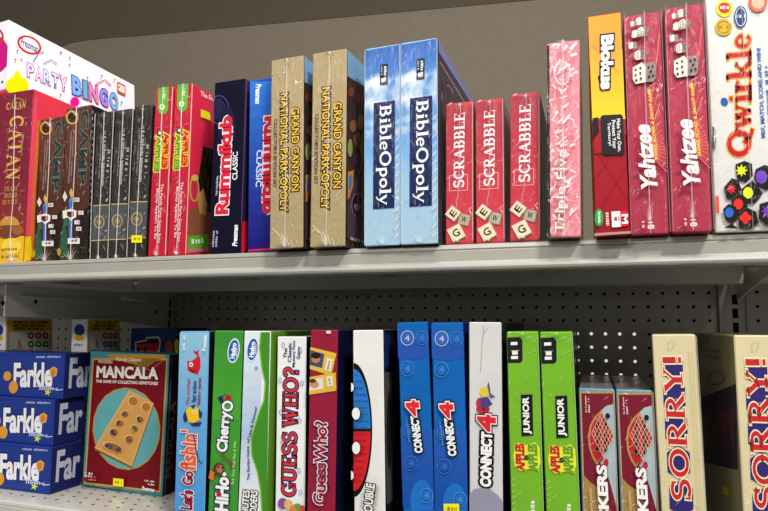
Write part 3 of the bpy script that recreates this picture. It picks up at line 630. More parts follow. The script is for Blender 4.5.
# --- Scrabble trio
s1 = ((445.8, 104), (473.2, 101.3), (473.4, 243), (445.2, 243.3)); s2 = ((475, 100.6), (503.4, 97.6), (504.6, 242.4), (475.9, 243)); s3 = ((510.2, 96), (540, 92.4), (540.8, 242), (509, 243))
ys = yb(490, 242.8)+.004
B, f, s, l, g_ = game('crossword_tile_game', 'short red shrink-wrapped SCRABBLE box, left of three, against the sky blue box', 'board game', 'three short red crossword games', *s1, ys, .19, ZT, '#bf3a47', '#8a6a68', '#b85a62', 'film')
f.grad(446.4, 105, 473, 242, '#a22c3a', '#cc3c4a', 10)
f.text('SCRABBLE', (458.8, 187.6), (459.6, 113.4), 11, '#f6eeee', font='serif')
for a, b in (((449.5, 176), (467.6, 174.6)), ((449.4, 191), (467.4, 190.2))): f.line([a, b], .5, '#e8b8bc')
for a, b in (((449.5, 176), (449.4, 191)), ((467.6, 174.6), (467.4, 190.2))): f.line([a, b], .5, '#e8b8bc')
def tile(cx, cy, sz, rot, ch, col='#ded0b0'):
    f.n += 1
    a = math.radians(rot); c_, s__ = math.cos(a), math.sin(a); h = sz/2
    f.poly([(cx+x*c_-y*s__+.8, cy+x*s__+y*c_+1.2) for x, y in ((-h, -h), (h, -h), (h, h), (-h, h))], '#7a6a50', 'letter_tile')
    f.poly([(cx+x*c_-y*s__, cy+x*s__+y*c_) for x, y in ((-h, -h), (h, -h), (h, h), (-h, h))], col, 'letter_tile')
    f.text(ch, (cx-s__*-h*.55, cy+c_*h*.55) if 0 else (cx-c_*h*.5+s__*0, cy-s__*h*.5), (cx+c_*h*.5, cy+s__*h*.5), sz*.55, '#181410', part='letter_tile>letter_print')
tile(464.3, 219.5, 10.5, 14, 'W', '#a8a090'); tile(453.2, 213.5, 11.5, -52, 'E'); tile(456.4, 233, 14, -28, 'G'); f.n = 0
f.creases(447, 103, 472, 241, 75, 0, 1, 10)
f.seam([(461, 103), (459.8, 125), (459, 190), (456, 210)], .8); f.folds(460, 104, 11, -1, 9, 3); f.folds(458, 242, 10, .7, 7, 5); f.seam([(472.6, 103), (472.8, 240)], .9)
f.done()
copy_tree(B, 'short red shrink-wrapped SCRABBLE box, middle of three', *s2, ys+.002, g_['W'], .19, ZT)
copy_tree(B, 'short red shrink-wrapped SCRABBLE box, right of three, standing a little apart', *s3, ys-.004, g_['W'], .19, ZT)

# --- Triple Five
yt = yb(562, 237.8)
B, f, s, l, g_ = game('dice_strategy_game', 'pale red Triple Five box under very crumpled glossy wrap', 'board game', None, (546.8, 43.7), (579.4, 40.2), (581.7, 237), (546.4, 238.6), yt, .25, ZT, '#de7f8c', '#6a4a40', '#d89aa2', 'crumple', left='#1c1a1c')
f.poly([(546.9, 46), (549.4, 45.6), (550.6, 237.6), (547, 238)], '#20181a')
for k in range(64):
    rr = random.Random(k); x = rr.uniform(551, 571); y = rr.uniform(48, 225); f.line([(x, y), (x+rr.uniform(2, 8), y+rr.uniform(-9, 5))], rr.uniform(.8, 2.4), '#f4f4f4', 'wrap_crease', 'filmglare')  # flat white strokes paint the wrap's glare over the red
f.ring(562.5, 75, 8, 12, 1, '#f0dcdc'); f.text('Triple Five', (561.2, 234), (563.6, 151), 12, '#f6ecec', '#d0808a', .02, bold=.0)
f.creases(549, 46, 579, 236, 190, 1.5, 1.7, 11)
f.folds(564, 237, 16, 1, 13, 6); f.folds(563, 43, 15, -.8, 11, 7); f.seam([(563, 42), (563, 120), (565, 236)], 1.4)
f.done(); l.done()
# --- Blokus
yk = yb(612, 234.8)
B, f, s, l, g_ = game('block_strategy_game', 'tall Blokus box, orange and yellow above and dark red below', 'board game', None, (588, 16.6), (620.6, 11.7), (630.8, 233.8), (594.6, 236.3), yk, .25, ZT, '#9a1524', '#8a1a20', '#f0a040', 'card', left='#d8c030')
f.poly([(588.2, 17.4), (620.4, 12.6), (622.4, 60), (589.8, 64)], '#e9952c'); f.grad(589.6, 50, 622.4, 118, '#e99a2a', '#edc51e', 8, ln=2.6); f.poly([(592, 116), (625, 115), (625.6, 121), (592.2, 122.5)], '#edc51e')
f.poly([(592.2, 121), (625.5, 119), (626.4, 135), (592.8, 137)], '#9a1524')
f.line([(592, 45), (618, 72)], .5, '#d88a20'); f.line([(595, 180), (615, 150)], .5, '#8a1424'); f.line([(595, 150), (628, 200)], .5, '#8a1424'); f.line([(597, 215), (627, 165)], .5, '#8a1424')
f.text('Blokus', (607.2, 35.4), (606.8, 89.5), 12.6, '#f4f2ee', '#14100e', .09, bold=.05)
f.poly([(593.8, 119), (600, 118.4), (602.4, 153), (594.6, 154)], '#9a1524'); f.poly([(592.6, 118.6), (598, 117.4), (599, 133), (593.4, 140)], '#14100e')
f.poly([(600.4, 117.8), (602, 115.6), (621, 114.6), (622.8, 116.6), (624.6, 152.6), (623, 155), (603.6, 155.6), (601.8, 153.4)], '#1c1a1c', 'slogan_panel')
for i, (t, y0, y1) in enumerate((('Make Your Own.', 119, 152), ('Protect Your', 120.5, 149), ('Territory!', 123, 146))): f.text(t, (618.4-i*5, y0), (619.8-i*5, y1), 3.8, '#e8e8e8', part='slogan_panel>slogan_lettering', bold=.02)
f.poly([(611.4, 212), (620, 211.4), (620.8, 227), (612, 227.6)], '#eceaea', 'logo_print'); f.ticks((613.6, 219.6), (619.4, 219.2), 5, '#8a3a40', 'logo_print'); f.poly([(620, 211.4), (626, 211), (628.6, 214), (629, 223.6), (627, 226.4), (620.8, 227)], '#d8202e', 'logo_print')
f.text('M', (624.5, 214.5), (624.8, 224), 6.5, '#f4f0f0', part='logo_print', bold=.03); f.ell(599, 218, 4.2, 8.8, '#2f9a4a', 'logo_print'); f.ticks((599, 212), (599.2, 224), 3, '#e0f0e0', 'logo_print'); f.ticks((607, 213), (607.6, 226), 4, '#e8d8da')
f.poly([(594.4, 233.6), (630.4, 231.4), (630.7, 233.8), (594.5, 236.2)], '#b08a80')
for v0, c in ((.225, '#e8b020'), (.18, '#d86020'), (.155, '#e8d020'), (.12, '#c02028'), (.09, '#3a58a8'), (.065, '#d8c020'), (.04, '#3a9a50')):
    l.k += 1; l.put([(.085, v0), (.12, v0-.004), (.12, v0+.018), (.085, v0+.024)], [[0, 1, 2, 3]], c)
f.done(); l.done()
# --- Yahtzee pair
y1 = ((623.2, 16.4), (660.4, 11.8), (669.6, 234), (630.4, 235)); y2 = ((662.8, 8.8), (703.8, 3.6), (713, 232.2), (671.4, 233.8))
yy = yb(650, 234.5)
B, f, s, l, g_ = game('dice_game', 'red wrapped Yahtzee box, left of its pair, beside the orange and red box', 'board game', 'pair of red dice games', *y1, yy, .25, ZT, '#a6344a', '#8a2030', '#c86a78', 'film')
rx, ry = 645, 150
for k in range(26):
    a = math.radians(-88+k*5.2); e = 9.2/222
    ex, ey = rx+math.cos(a)*150, ry+math.sin(a)*150; t = 1.0
    # stop the ray at the right edge of the face
    xe = 660.2+(ey-12)*.0413; t = min(1, (xe-rx)/(ex-rx+1e-6)) if ex > xe else 1; ex, ey = rx+(ex-rx)*t, ry+(ey-ry)*t; xe = 660.2+(ey-12)*.0413; ex = min(ex, xe)
    if ey < 16 or ey > 231: continue
    sx, sy = rx+(ex-rx)*.35, ry+(ey-ry)*.35
    f.line([(sx, sy), (ex, ey)], 1.1, '#dc6a66' if k % 2 else '#c84e58', 'ray_print')
def die(x, y, r, pips=True):
    f.n += 1
    f.poly([(x-r, y-r*.5), (x-r*.2, y-r*.95), (x+r*.12, y-r*.6), (x+r*.1, y+r*.75), (x-r*.75, y+r*.9), (x-r, y+r*.5)], '#e4ddcc', 'die_print')
    f.poly([(x+r*.12, y-r*.6), (x-r*.1, y-r*.9), (x+r*.75, y-r*.95), (x+r, y-r*.6), (x+r*.95, y+r*.45), (x+r*.75, y+r*.7), (x+r*.1, y+r*.75)], '#8d7e7a', 'die_print')
    if pips:
        for dx, dy in ((-.75, -.3), (-.35, -.45), (-.75, .15), (-.35, .0), (-.7, .6), (-.3, .45), (.35, -.5), (.7, -.6), (.4, .3), (.75, .2), (.55, -.15)): f.ell(x+dx*r, y+dy*r, r*.1, r*.12, '#1c1614', 'die_print', n=8)
die(644.2, 74.4, 11.6); die(639.6, 56.6, 5.4); die(632.2, 47.4, 3.8, False); die(636, 36, 4.5, False); die(642.5, 34, 5.5); die(640, 24, 4.5); die(633, 27, 3, False); f.n = 0
f.text('Yahtzee', (649, 189.6), (641, 127), 16.5, '#f4ecea', bold=.035, shear=.3)
f.text('SHAKE, SCORE, & SHOUT GAME', (656, 162), (648.6, 91), 3.6, '#e8d428', part='small_print', bold=.02, shear=.2)
f.text('8+', (650.4, 230), (649.6, 221.4), 6.6, '#f0e4e4', part='small_print', bold=.03); f.ticks((643, 229), (642.6, 222), 2.6, '#e8d0d4')
f.creases(624.5, 16, 659, 233, 80, 8, 1.2, 12)
f.seam([(643.5, 14.6), (644.4, 90), (647, 160), (650, 234)], 1.2); f.folds(649, 222, 15, 1.6, 15, 3); f.folds(642, 32, 12, -1.2, 12, 4); f.seam([(660, 13), (664.6, 120), (669.4, 233)], .8); f.seam([(623.8, 18), (627, 120), (630.8, 234)], .7)
f.done()
copy_tree(B, 'red shrink-wrapped Yahtzee box on the right of its pair, beside the white box', *y2, yy-.004, g_['W'], .25, ZT)
# --- Qwirkle
yq = yb(745, 231.2)+.004
B, f, s, l, g_ = game('tile_matching_game', 'wide pale Qwirkle box facing out, black tiles with coloured shapes, at the right edge', 'board game', None, (704.2, -2), (795, -14), (808, 229), (715.8, 231), yq, .06, ZT, '#cfceca', '#b8b4b0', '#e0dfdc', 'film')
f.text('Qwirkle', (740.5, 157), (740, 34), 27, '#b81e28', '#d8a23a', .045, font='serif')
f.ell(724.3, 102, 3.6, 4.4, '#2458a8', rot=-20, part='title_lettering')
f.text('MIX, MATCH, SCORE AND WIN!', (763.6, 138), (758.8, 48), 5, '#2a62a8', part='small_print', bold=.03)
f.ticks((771, 138), (766, 66), 4, '#2a62a8')
f.n = 1; f.ell(724.4, 8.8, 8.6, 8.6, '#e2cf24', 'award_badge'); f.ell(724.4, 8.2, 6, 5.4, '#b8283a', 'award_badge'); f.ticks((720, 8), (729, 8), 4, '#f0e8c0', 'award_badge')
f.n = 2; f.ell(723.6, 27.6, 8.6, 8.6, '#c8a028', 'award_badge'); f.ring(723.6, 27.6, 6.4, 6.4, .9, '#7a6a28', 'award_badge'); f.ticks((719, 27.6), (728, 27.6), 3, '#6a5a20', 'award_badge')
f.n = 3; f.ell(740.4, 17.4, 6.6, 11, '#2b3f78', 'award_badge'); f.ring(740.4, 17.4, 5.4, 9.4, .8, '#c8ccd8', 'award_badge'); f.ticks((736.4, 17), (744.6, 17), 4, '#d8dce8', 'award_badge')
f.n = 4; f.ell(757.6, 3, 9.4, 9.6, '#e0604a', 'award_badge'); f.ell(757.6, 3, 6.4, 6.6, '#eaa890', 'award_badge')
f.n = 0
def qt(pts, shape, x, y, r, c):
    f.n += 1
    f.poly(pts, '#1b1818', 'tile_print'); f.line([pts[0], pts[1]], .6, '#5a5452', 'tile_print')
    if shape == 'o': f.ell(x, y, r, r*1.15, c, 'tile_print')
    elif shape == '*': f.star(x, y, r*1.15, c, 8, 'tile_print', .5)
    else:
        for dx, dy in ((0, -.55), (0, .55), (-.55, 0), (.55, 0)): f.ell(x+dx*r, y+dy*r, r*.48, r*.5, c, 'tile_print', n=10)
        f.ell(x, y, r*.4, r*.4, c, 'tile_print', n=10)
qt([(735, 165), (744, 161.5), (751.5, 164), (752.5, 176), (745.5, 182.5), (736.8, 180)], '*', 741, 171, 5.6, '#dce020')
qt([(755, 170), (764, 165.5), (772, 167), (774, 184), (766, 190.5), (757, 186), (753.6, 179)], 'o', 760.8, 177.5, 5.8, '#6a3ab0')
qt([(723.6, 188), (731.5, 178.6), (738, 181), (741, 190), (735, 199.6), (726.4, 199)], '*', 730.6, 189.4, 4.8, '#d02030')
qt([(740.6, 190), (751.6, 181), (757, 187), (762.5, 194), (754, 203.5), (743, 203)], 'o', 747.4, 193.4, 5, '#dce020')
qt([(731, 200), (738, 194), (745.6, 198), (748, 212), (739, 217.6), (732, 212)], 'o', 737.6, 204.6, 4.8, '#d83028')
qt([(722.4, 210), (728, 204.5), (735, 207), (738.6, 217), (731.6, 223.8), (724.6, 220)], 'o', 728.6, 213, 4.4, '#2a62b8')
qt([(737.8, 214), (746, 208), (755, 212), (758, 224), (748, 229.5), (738, 228.5)], '+', 744.6, 218.4, 6, '#d83028')
qt([(758.4, 205), (768, 202), (778, 206), (778, 222), (766, 226), (757.6, 220)], '*', 766.4, 212, 6, '#6a3ab0')
f.n += 1; f.poly([(723, 228.6), (731, 224), (737, 229.4)], '#1b1818', 'tile_print'); f.n = 0
f.poly([(714.6, 197), (717.8, 196.8), (718.6, 214), (715.2, 214.2)], '#d8543a'); f.poly([(711.4, 128), (713, 127.8), (713.8, 150), (712.2, 151)], '#3a3838'); f.ring(713, 141, 2.2, 12, .7, '#4a4848')
f.creases(708, 4, 768, 228, 50, 8, 1.5, 13)
f.seam([(740, 0), (744, 80), (748, 150), (752, 230)], .9)
f.done()

# ================================================================== LOWER ROW
YL = -.468
# --- farkle stack
z3 = ZL; y3 = onZ(48.3, 495, ZL).y
dep = onX(79.5, 486, onZ(48.3, 495, ZL).x).y-y3
z_top3 = onY(52.7, 446.8, y3).z; h3 = (onY(68, 354, y3+.012).z-ZL)/3; z_top3 = ZL+h3
B, f, s, l, g_ = game('dice_box_game', 'dark blue Farkle box at the bottom of the stack of three', 'dice game', 'stack of three blue dice games', (-50, 441), (52.7, 446.8), (48.3, 495), (-52, 482), y3, dep, ZL, '#223888', '#19225a', '#2a4298', 'card', H=h3-.0006)
f.poly([(-46, 443), (51.4, 448.8), (47.6, 491.8), (-48, 480)], '#243b8a')
f.text('Farkle', (0, 465.6), (39.4, 468.6), 26, '#ecebf0', '#141a40', .035, bold=.04)
f.ticks((23, 448.8), (48, 450.6), 2.4, '#b8c0e0'); f.ticks((26, 481.6), (44.5, 484), 4, '#c0c8e4', 'logo_print'); f.star(34.4, 486.4, 4, '#d4d84a', 5, 'artwork', .4)
f.n = 1; f.poly([(37, 462), (41.4, 460), (44.8, 463), (43.4, 470), (38.6, 471.6), (36.6, 467)], '#e0a04a', 'die_print'); f.poly([(38, 463.4), (41.4, 462), (42.8, 465), (41.6, 469), (38.4, 469.6)], '#c87e2e', 'die_print'); f.n = 2; f.ell(0, 478, 4.6, 6.6, '#dc9838', 'die_print'); f.n = 3; f.ell(-6, 466, 4, 5, '#dc9838', 'die_print'); f.n = 0
f.line([(20, 479), (36, 480), (44, 485), (50, 484.6)], .8, '#d0d6f0', 'wrap_fold')
s.text('Far', (56.2, 467), (80, 461), 30, '#b9bccb', bold=.03)
f.done(); s.done()
z2 = z_top3+.0008; 
B2 = copy_tree(B, 'dark blue Farkle box in the middle of the stack', (-50, 390), (55.2, 400.5), (52.4, 446), (-52, 440), y3+.004, g_['W'], dep, z2)
B1 = copy_tree(B, 'dark blue Farkle box on top of the stack', (-50, 352), (68, 354), (64.7, 398), (-50, 395), y3+.012, g_['W'], dep, z2+h3)
# keep their own places from the right edge
for o_, px_, yv in ((B2, (53.4, 423), y3+.004), (B1, (63.6, 376), y3+.012)):
    o_.rotation_euler = (0, 0, 0); o_.location.x = onY(*px_, yv).x-g_['W']/2
o_ = B2; o_.location.z = z2; B1.location.z = z2+h3
B.rotation_euler = (0, 0, 0); B.location.z = ZL+.0006; B.location.x = onY(50.5, 470, y3).x-g_['W']/2

# --- yellow and white boxes behind
ya = -.335
def rules_box(label, xl, xc, xr, D, yf):
    B, f, s, l, g_ = game('rules_dice_game', label, 'board game', None, (xl, 319.5), (xc, 319.5), (xc-3, 440), (xl-3, 440), yf, D, ZL, '#e6e4e0', '#dedbd4', '#c8a828', 'card')
    return B, f, s
A1 = onY(6.3, 319, ya); D1 = onX(52.5, 319, A1.x).y-ya; D1 = .12 if D1 > .2 or D1 < .03 else D1
B, f, s = rules_box('white and yellow game box behind the blue dice boxes, at the left edge', -40, 6.3, 0, D1, ya)
def rules_art(f, s, xc, x1, w):
    f.ell(xc-w*.5, 330, w*.32, 6, '#1c3a80', 'logo_print'); f.ell(xc-w*.5, 338, w*.3, 3, '#d8b020', 'logo_print'); f.ticks((xc-w*.8, 345), (xc-w*.3, 345), 3, '#3a70b0')
    W = x1-xc; X = lambda t: xc+.8+t*(W-1.2)
    s.poly([(X(0), 319.8), (X(1), 319.8), (X(1), 331), (X(0), 332)], '#dcae20'); s.poly([(X(0), 319.8), (X(.03), 319.8), (X(.03), 353), (X(0), 353)], '#dcae20'); s.poly([(X(.96), 319.8), (X(1), 319.8), (X(1), 353), (X(.96), 353)], '#dcae20')
    for k, y in enumerate((322.4, 325.6, 328.6)): s.ticks((X(.14), y), (X(.9-.06*k), y), 2.6, '#3a2c10', 'small_print', .8)
    for k in range(3):
        for y, c in ((335.6, '#a8202a'), (344.2, '#1f6a3a')): s.ell(X(.52+.16*k), y, W*.066, 3.2, c); s.ell(X(.52+.16*k), y, W*.03, 1.4, '#d8d4cc')
        s.ticks((X(.47+.16*k), 349.8), (X(.57+.16*k), 349.8), 1.8, '#605848')
    s.line([(X(.24), 340), (X(.26), 347)], 1.2, '#a8202a'); s.ell(X(.25), 350, W*.1, 3, '#b8b4a8'); s.ell(X(.12), 351, W*.06, 1.6, '#2a7a4a'); s.ell(X(.38), 351, W*.05, 1.6, '#d0b030')
rules_art(f, s, 6.3, 52.5, 16); f.done(); s.done()
yb_ = -.29
A2 = onY(87.5, 319, yb_); D2 = onX(120, 319.8, A2.x).y-yb_
B, f, s = rules_box('white and yellow game box in shadow behind the maroon wooden game', 71.5, 87.5, 0, D2, yb_)
rules_art(f, s, 87.5, 120, 16); f.done(); s.done()
# --- blue box behind mancala
B, f, s, l, g_ = game('family_board_game', 'dark blue box with red block lettering in shadow behind the maroon wooden game', 'board game', None, (130.6, 328.6), (177.4, 328.2), (174, 440), (127, 440), -.22, .10, ZL, '#17386e', '#10254c', '#234a80', 'card')
f.poly([(135, 342), (146, 339.6), (146, 337), (159, 336.4), (161, 340), (160, 350), (158, 356), (135.6, 356)], '#d8d4d0'); f.poly([(136.4, 343), (147, 341), (147.4, 338.6), (157.8, 338), (159.4, 341), (158.6, 350), (157, 356), (136.6, 356)], '#30121a')
f.text('TRI', (137.4, 350.4), (158, 348.6), 12, '#d02a28', bold=.07)
f.ell(169.4, 346.5, 3.8, 6, '#a85a38'); f.ell(177, 346, 2.6, 7, '#d8b428')
f.done()

# --- mancala
ym_ = onZ(122, 492, ZL).y
Dm = onX(176, 490, onZ(162, 496.5, ZL).x).y-ym_; Dm = min(max(Dm, .05), .09)
B, f, s, l, g_ = game('wooden_gem_board_game', 'maroon MANCALA box with teal border, wooden board pictured, yellow price sticker', 'board game', None, (90, 353.4), (169.6, 354.4), (162, 496.5), (81.7, 487), ym_, Dm, ZL, '#3f8896', '#330c14', '#2e6a74', 'card')
def mq(x, y): return (x, y)
f.poly([(92.6, 358), (167.6, 358.4), (160.4, 492.4), (84.6, 483.8)], '#c89a3a'); f.poly([(94, 360), (166.4, 360.4), (159.2, 490.6), (86, 482.2)], '#74101e')
f.poly([(107, 354.2), (167, 354.6), (164, 358.6), (141, 366), (118, 360), (112, 358.8)], '#b98a34'); f.poly([(135, 358), (160, 358.4), (141, 372)], '#8a6a28')
f.line([(96, 371), (140, 366), (150, 370), (163, 361)], .6, '#b98a34')
f.text('WOODEN', (98.4, 361.4), (112.6, 362), 3.2, '#f0dcc0', part='small_print'); f.text('Family Classic', (116, 359.4), (142, 360.2), 4.6, '#f4e4c0', part='small_print', shear=.3)
f.text('MANCALA', (97, 371.6), (158.8, 373.4), 12.4, '#f6efe4', '#3a0810', .04, bold=.045); f.text('THE GAME OF COLLECTING GEMSTONES', (96.4, 381), (158.4, 383.4), 3.2, '#f0e4d8', part='small_print', bold=.03)
f.ell(127, 428.6, 34, 41.4, '#b98a34', rot=-3); f.ell(127, 428.6, 32.8, 40.2, '#5fa5a8', rot=-3)
f.poly([(130, 391.5), (155, 404.5), (132.4, 468.5), (95, 450)], '#7a5426', 'board_print'); f.poly([(129.6, 390), (154.4, 403), (132.4, 466.2), (95, 447.8)], '#d9a763', 'board_print'); f.poly([(131, 392), (152.4, 403.4), (131.6, 463.6), (97.6, 446.6)], '#cf9a54', 'board_print')
for x, y, rx, ry, ro, c in ((133.6, 400.6, 5.4, 5, 20, '#a87436'), (146.4, 406.4, 5, 4.8, 20, '#a87436'), (125.4, 413.4, 4, 3.8, 0, '#97652e'), (140.6, 418.8, 4, 3.8, 0, '#97652e'), (120.4, 422.6, 4.2, 3.8, 0, '#97652e'), (135, 428, 4.2, 4, 0, '#97652e'), (114.6, 431.4, 4.6, 4.2, 0, '#97652e'), (130, 438.4, 4.6, 4.2, 0, '#97652e'), (114.6, 446.6, 11, 4.6, 20, '#97652e')):
    f.ell(x, y, rx, ry, '#e6ba78', 'board_print', ro); f.ell(x+.4, y+.4, rx*.86, ry*.84, c, 'board_print', ro)
rg = random.Random(3)
for x, y, k, w_ in ((125, 413.6, 3, 1.6), (140.6, 418.8, 4, 2), (120.4, 422.6, 3, 1.6), (135, 428.4, 4, 2), (114.6, 431.4, 6, 2.2), (130, 438.6, 2, 2), (114.6, 446.6, 12, 7)):
    for i in range(k):
        dx = rg.uniform(-w_, w_); f.ell(x+dx, y+rg.uniform(-1.2, 1.4)+dx*.34, 1.15, 1.1, rg.choice(('#28407a', '#2a5a3a', '#8a2a3a', '#c8b8a0', '#34508a', '#1c2a40')), 'gem_print', n=8)
f.ticks((88, 472), (97, 473.4), 2.6, '#f0dcd4'); f.ticks((88, 475), (98, 476.4), 2.6, '#f0dcd4'); f.ticks((87.8, 478), (95, 479), 2.6, '#f0dcd4')
f.poly([(116.4, 477), (126.8, 478.2), (126.4, 485.8), (116, 484.6)], '#f2e21a', 'price_sticker'); f.ticks((118, 481), (125, 481.8), 3.6, '#8a8420', 'price_sticker>price_print')
f.ticks((147.6, 479.6), (157.4, 480.8), 2.2, '#f0dcd4'); f.ticks((151, 483), (157.4, 484), 2.2, '#f0dcd4'); f.text('Pressman', (145.4, 486.8), (157.6, 489), 3.8, '#f4ecec', part='logo_print', bold=.03)
f.rect(86.6, 480-4, 100, 481-1, '#7c1e2a', 'small_print'); f.ticks((92, 478.4), (99.6, 479.4), 1.8, '#c08a90')
s.text('MANCALA', (167.4, 478), (172.4, 402), 6.5, '#6a5658', part='title_lettering'); s.line([(171.8, 357), (164.6, 494)], .9, '#3f8896'); s.ell(171, 372, 1, 8, '#4a3a3c')
f.done(); s.done()

# --- helper for the standing lower boxes
def low(name, label, group, TL, TR, BR, BL, col, side, top=None, fin='card', Yf=YL, D=.26, H=None, left=None):
    return game(name, label, 'board game', group, TL, TR, BR, BL, Yf, D, ZL, col, side, top, fin, left=left, H=H)
# --- let's go fishin'
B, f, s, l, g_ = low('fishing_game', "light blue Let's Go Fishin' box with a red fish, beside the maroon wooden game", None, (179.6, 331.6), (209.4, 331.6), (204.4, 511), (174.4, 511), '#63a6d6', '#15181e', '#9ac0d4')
f.grad(180, 332.6, 208.8, 440, '#8bbcd4', '#5c9fd4', 10, ln=-3); f.grad(176.9, 440, 205.8, 511, '#5c9fd4', '#4a97d8', 6, ln=-2)
f.n = 1; f.poly([(195, 374), (190, 372), (187.6, 366), (187.4, 360.6), (190.6, 361.4), (193.6, 360), (197.8, 356), (194, 352.6), (193.4, 350.2), (196.4, 351.4), (199.6, 349.6), (198.4, 353), (200.8, 360), (200.6, 368), (198, 374.6)], '#c8202e', 'fish_print')
f.poly([(187.6, 366.4), (190, 369), (188.4, 371.8)], '#c8202e', 'fish_print'); f.ell(191.4, 364.6, 2, 2.2, '#f0ece8', 'fish_print'); f.ell(191.4, 364.6, .9, 1, '#101010', 'fish_print'); f.line([(190, 369), (193, 371.6), (196, 370)], 1.1, '#4a0e14', 'fish_print')
f.n = 0
for i, (t, a, b_) in enumerate((('The original', 405, 379), ('fast action', 402, 381), ('fishing game', 405, 378))): f.text(t, (188.4+i*5.6, a), (189.4+i*5.6, b_), 4.4, ('#c83a40', '#32384a', '#8a3040')[i], part='small_print', bold=.02)
f.n = 2; f.ell(193.4, 414.6, 8, 8, '#e6bf22', 'fish_print'); f.poly([(186, 410), (183.4, 416), (185, 422), (188.6, 420)], '#2c2f68', 'fish_print'); f.poly([(199, 408.6), (203, 413), (202, 417), (199.6, 418)], '#2c2f68', 'fish_print'); f.poly([(190, 423.6), (198, 422), (202.6, 422), (200, 426), (194, 426)], '#2c2f68', 'fish_print'); f.ell(194.8, 412, 1.6, 1.7, '#f4f4f4', 'fish_print'); f.ell(194.8, 412, .8, .8, '#101010', 'fish_print'); f.poly([(191, 406), (196, 404), (195, 409)], '#2c2f68', 'fish_print')
f.n = 0; f.text("Let's", (187, 509), (188, 489.5), 13, '#8e1830', '#f0ecec', .05, bold=.045); f.text('Go', (188.4, 485), (189.2, 470.6), 11, '#8e1830', '#f0ecec', .05, bold=.045)
f.text("fishin'", (188.6, 470), (190.2, 430), 17, '#e25a2c', '#f2e0d8', .035, bold=.03)
f.line([(194.6, 434), (196.6, 446), (199, 459), (202.4, 463.6), (203.2, 461)], 1.1, '#1a3a6a'); f.ticks((185.2, 350), (185.6, 335), 3, '#d6e6f0'); f.text('Pressman', (205.2, 351), (206.2, 335), 4, '#e4eef4', part='logo_print', bold=.03)
f.done()
# --- hi ho cherry-o
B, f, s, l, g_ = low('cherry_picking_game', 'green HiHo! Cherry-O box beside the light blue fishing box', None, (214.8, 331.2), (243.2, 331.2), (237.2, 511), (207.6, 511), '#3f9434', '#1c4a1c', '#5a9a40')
f.grad(215.2, 332, 242.7, 420, '#3a8a34', '#4aa030', 6, ln=-3)
def hasbro(F, x, y, rx=6, ry=12.5):
    F.ell(x, y, rx, ry, '#dfe8f0', 'logo_print', 8); F.ell(x, y, rx*.84, ry*.88, '#1f5fae', 'logo_print', 8); F.text('Hasbro', (x-.6-rx*.1, y+ry*.62), (x+rx*.2-.6, y-ry*.62), rx*.85, '#f0f4f8', part='logo_print', bold=.04); F.ticks((x+rx*.5, y+ry*.5), (x+rx*.6, y-ry*.4), 2, '#d0dcec', 'logo_print')
hasbro(f, 233.8, 350.6)
f.text('Cherry', (223.6, 452), (226.4, 411), 14, '#f0eef2', '#2e2258', .07, bold=.04); f.ring(228, 406, 6.6, 6.4, 3.4, '#2e2258', 'title_lettering'); f.ring(228, 406, 5.6, 5.4, 2.2, '#f0eef2', 'title_lettering')
f.poly([(218, 397.4), (222.6, 396.2), (224.6, 402.6), (221, 402.6)], '#2e2258', 'title_lettering'); f.ell(228.6, 397.6, 3.2, 3, '#b81e2c', 'cherry_print'); f.line([(226, 393), (224, 395.4), (219, 396.6)], .9, '#5a3a80')
f.text('HiHo', (222, 511), (223.2, 476.5), 13.5, '#f0eef2', '#2e2258', .07, bold=.05); f.ell(219.6, 494, 2.6, 2.6, '#b81e2c', 'cherry_print'); f.ell(225, 474, 2, 2, '#f0eef2', 'title_lettering')
f.ell(219.4, 469, 5.6, 6.6, '#5c3826', 'monkey_print'); f.ell(220.6, 468.6, 3.4, 4, '#a87a54', 'monkey_print'); f.ell(219.4, 466.6, .9, 1, '#101010', 'monkey_print'); f.ell(223, 467.4, .9, 1, '#101010', 'monkey_print'); f.line([(222, 452), (226, 458), (231, 461), (232.6, 468)], 2, '#7a4a2e', 'monkey_print'); f.poly([(211, 470), (215.6, 472), (214.4, 480), (209.6, 478)], '#d8702c', 'monkey_print')
f.text('Pick Your Fruit Fast & Win', (233.6, 484), (236, 441), 2.8, '#b8d890', part='small_print')
f.done()
# --- chutes and ladders
B, f, s, l, g_ = low('chutes_ladders_game', 'white and green box with a wavy edge between green and white boxes', None, (244.5, 331.2), (270.4, 331.6), (266.6, 511), (238.3, 511), '#e2e8ee', '#5d8a26', '#d8dcc8')
f.grad(244.9, 332, 263, 440, '#dde4ea', '#a8c0de', 8, ln=-3.4); f.grad(241.4, 440, 260, 511, '#b8c8de', '#eceeef', 6, ln=-2.8)
wv = [(260.4, 332), (259, 348), (261.4, 368), (264.8, 383), (263.4, 400), (258.4, 413), (254.8, 424), (250.6, 438), (251.2, 455), (256.6, 471), (260, 489), (261.4, 511)]
rg_ = [(266.8, 511), (268, 440), (269.2, 380), (270.2, 332)]
f.poly(wv+rg_, '#8ab82c'); f.poly([(x+1.4, y) for x, y in wv]+rg_, '#3f8a28')
hasbro(f, 252.8, 349.4); f.star(256.6, 368, 2.4, '#7a9cc8', 5)
f.text('The Exciting Game', (249.4, 480), (248.6, 446), 3.6, '#27418a', part='small_print'); f.text('of Ups & Downs!', (248.6, 443), (257, 407), 3.6, '#27418a', part='small_print')
f.text('CHUTES', (244.8, 520), (247, 489.6), 7, '#f0f0f0', '#15151a', .09, bold=.03); f.text('LADDERS', (253.2, 521), (255, 490), 7, '#f0f0f0', '#15151a', .09, bold=.03)
f.done()
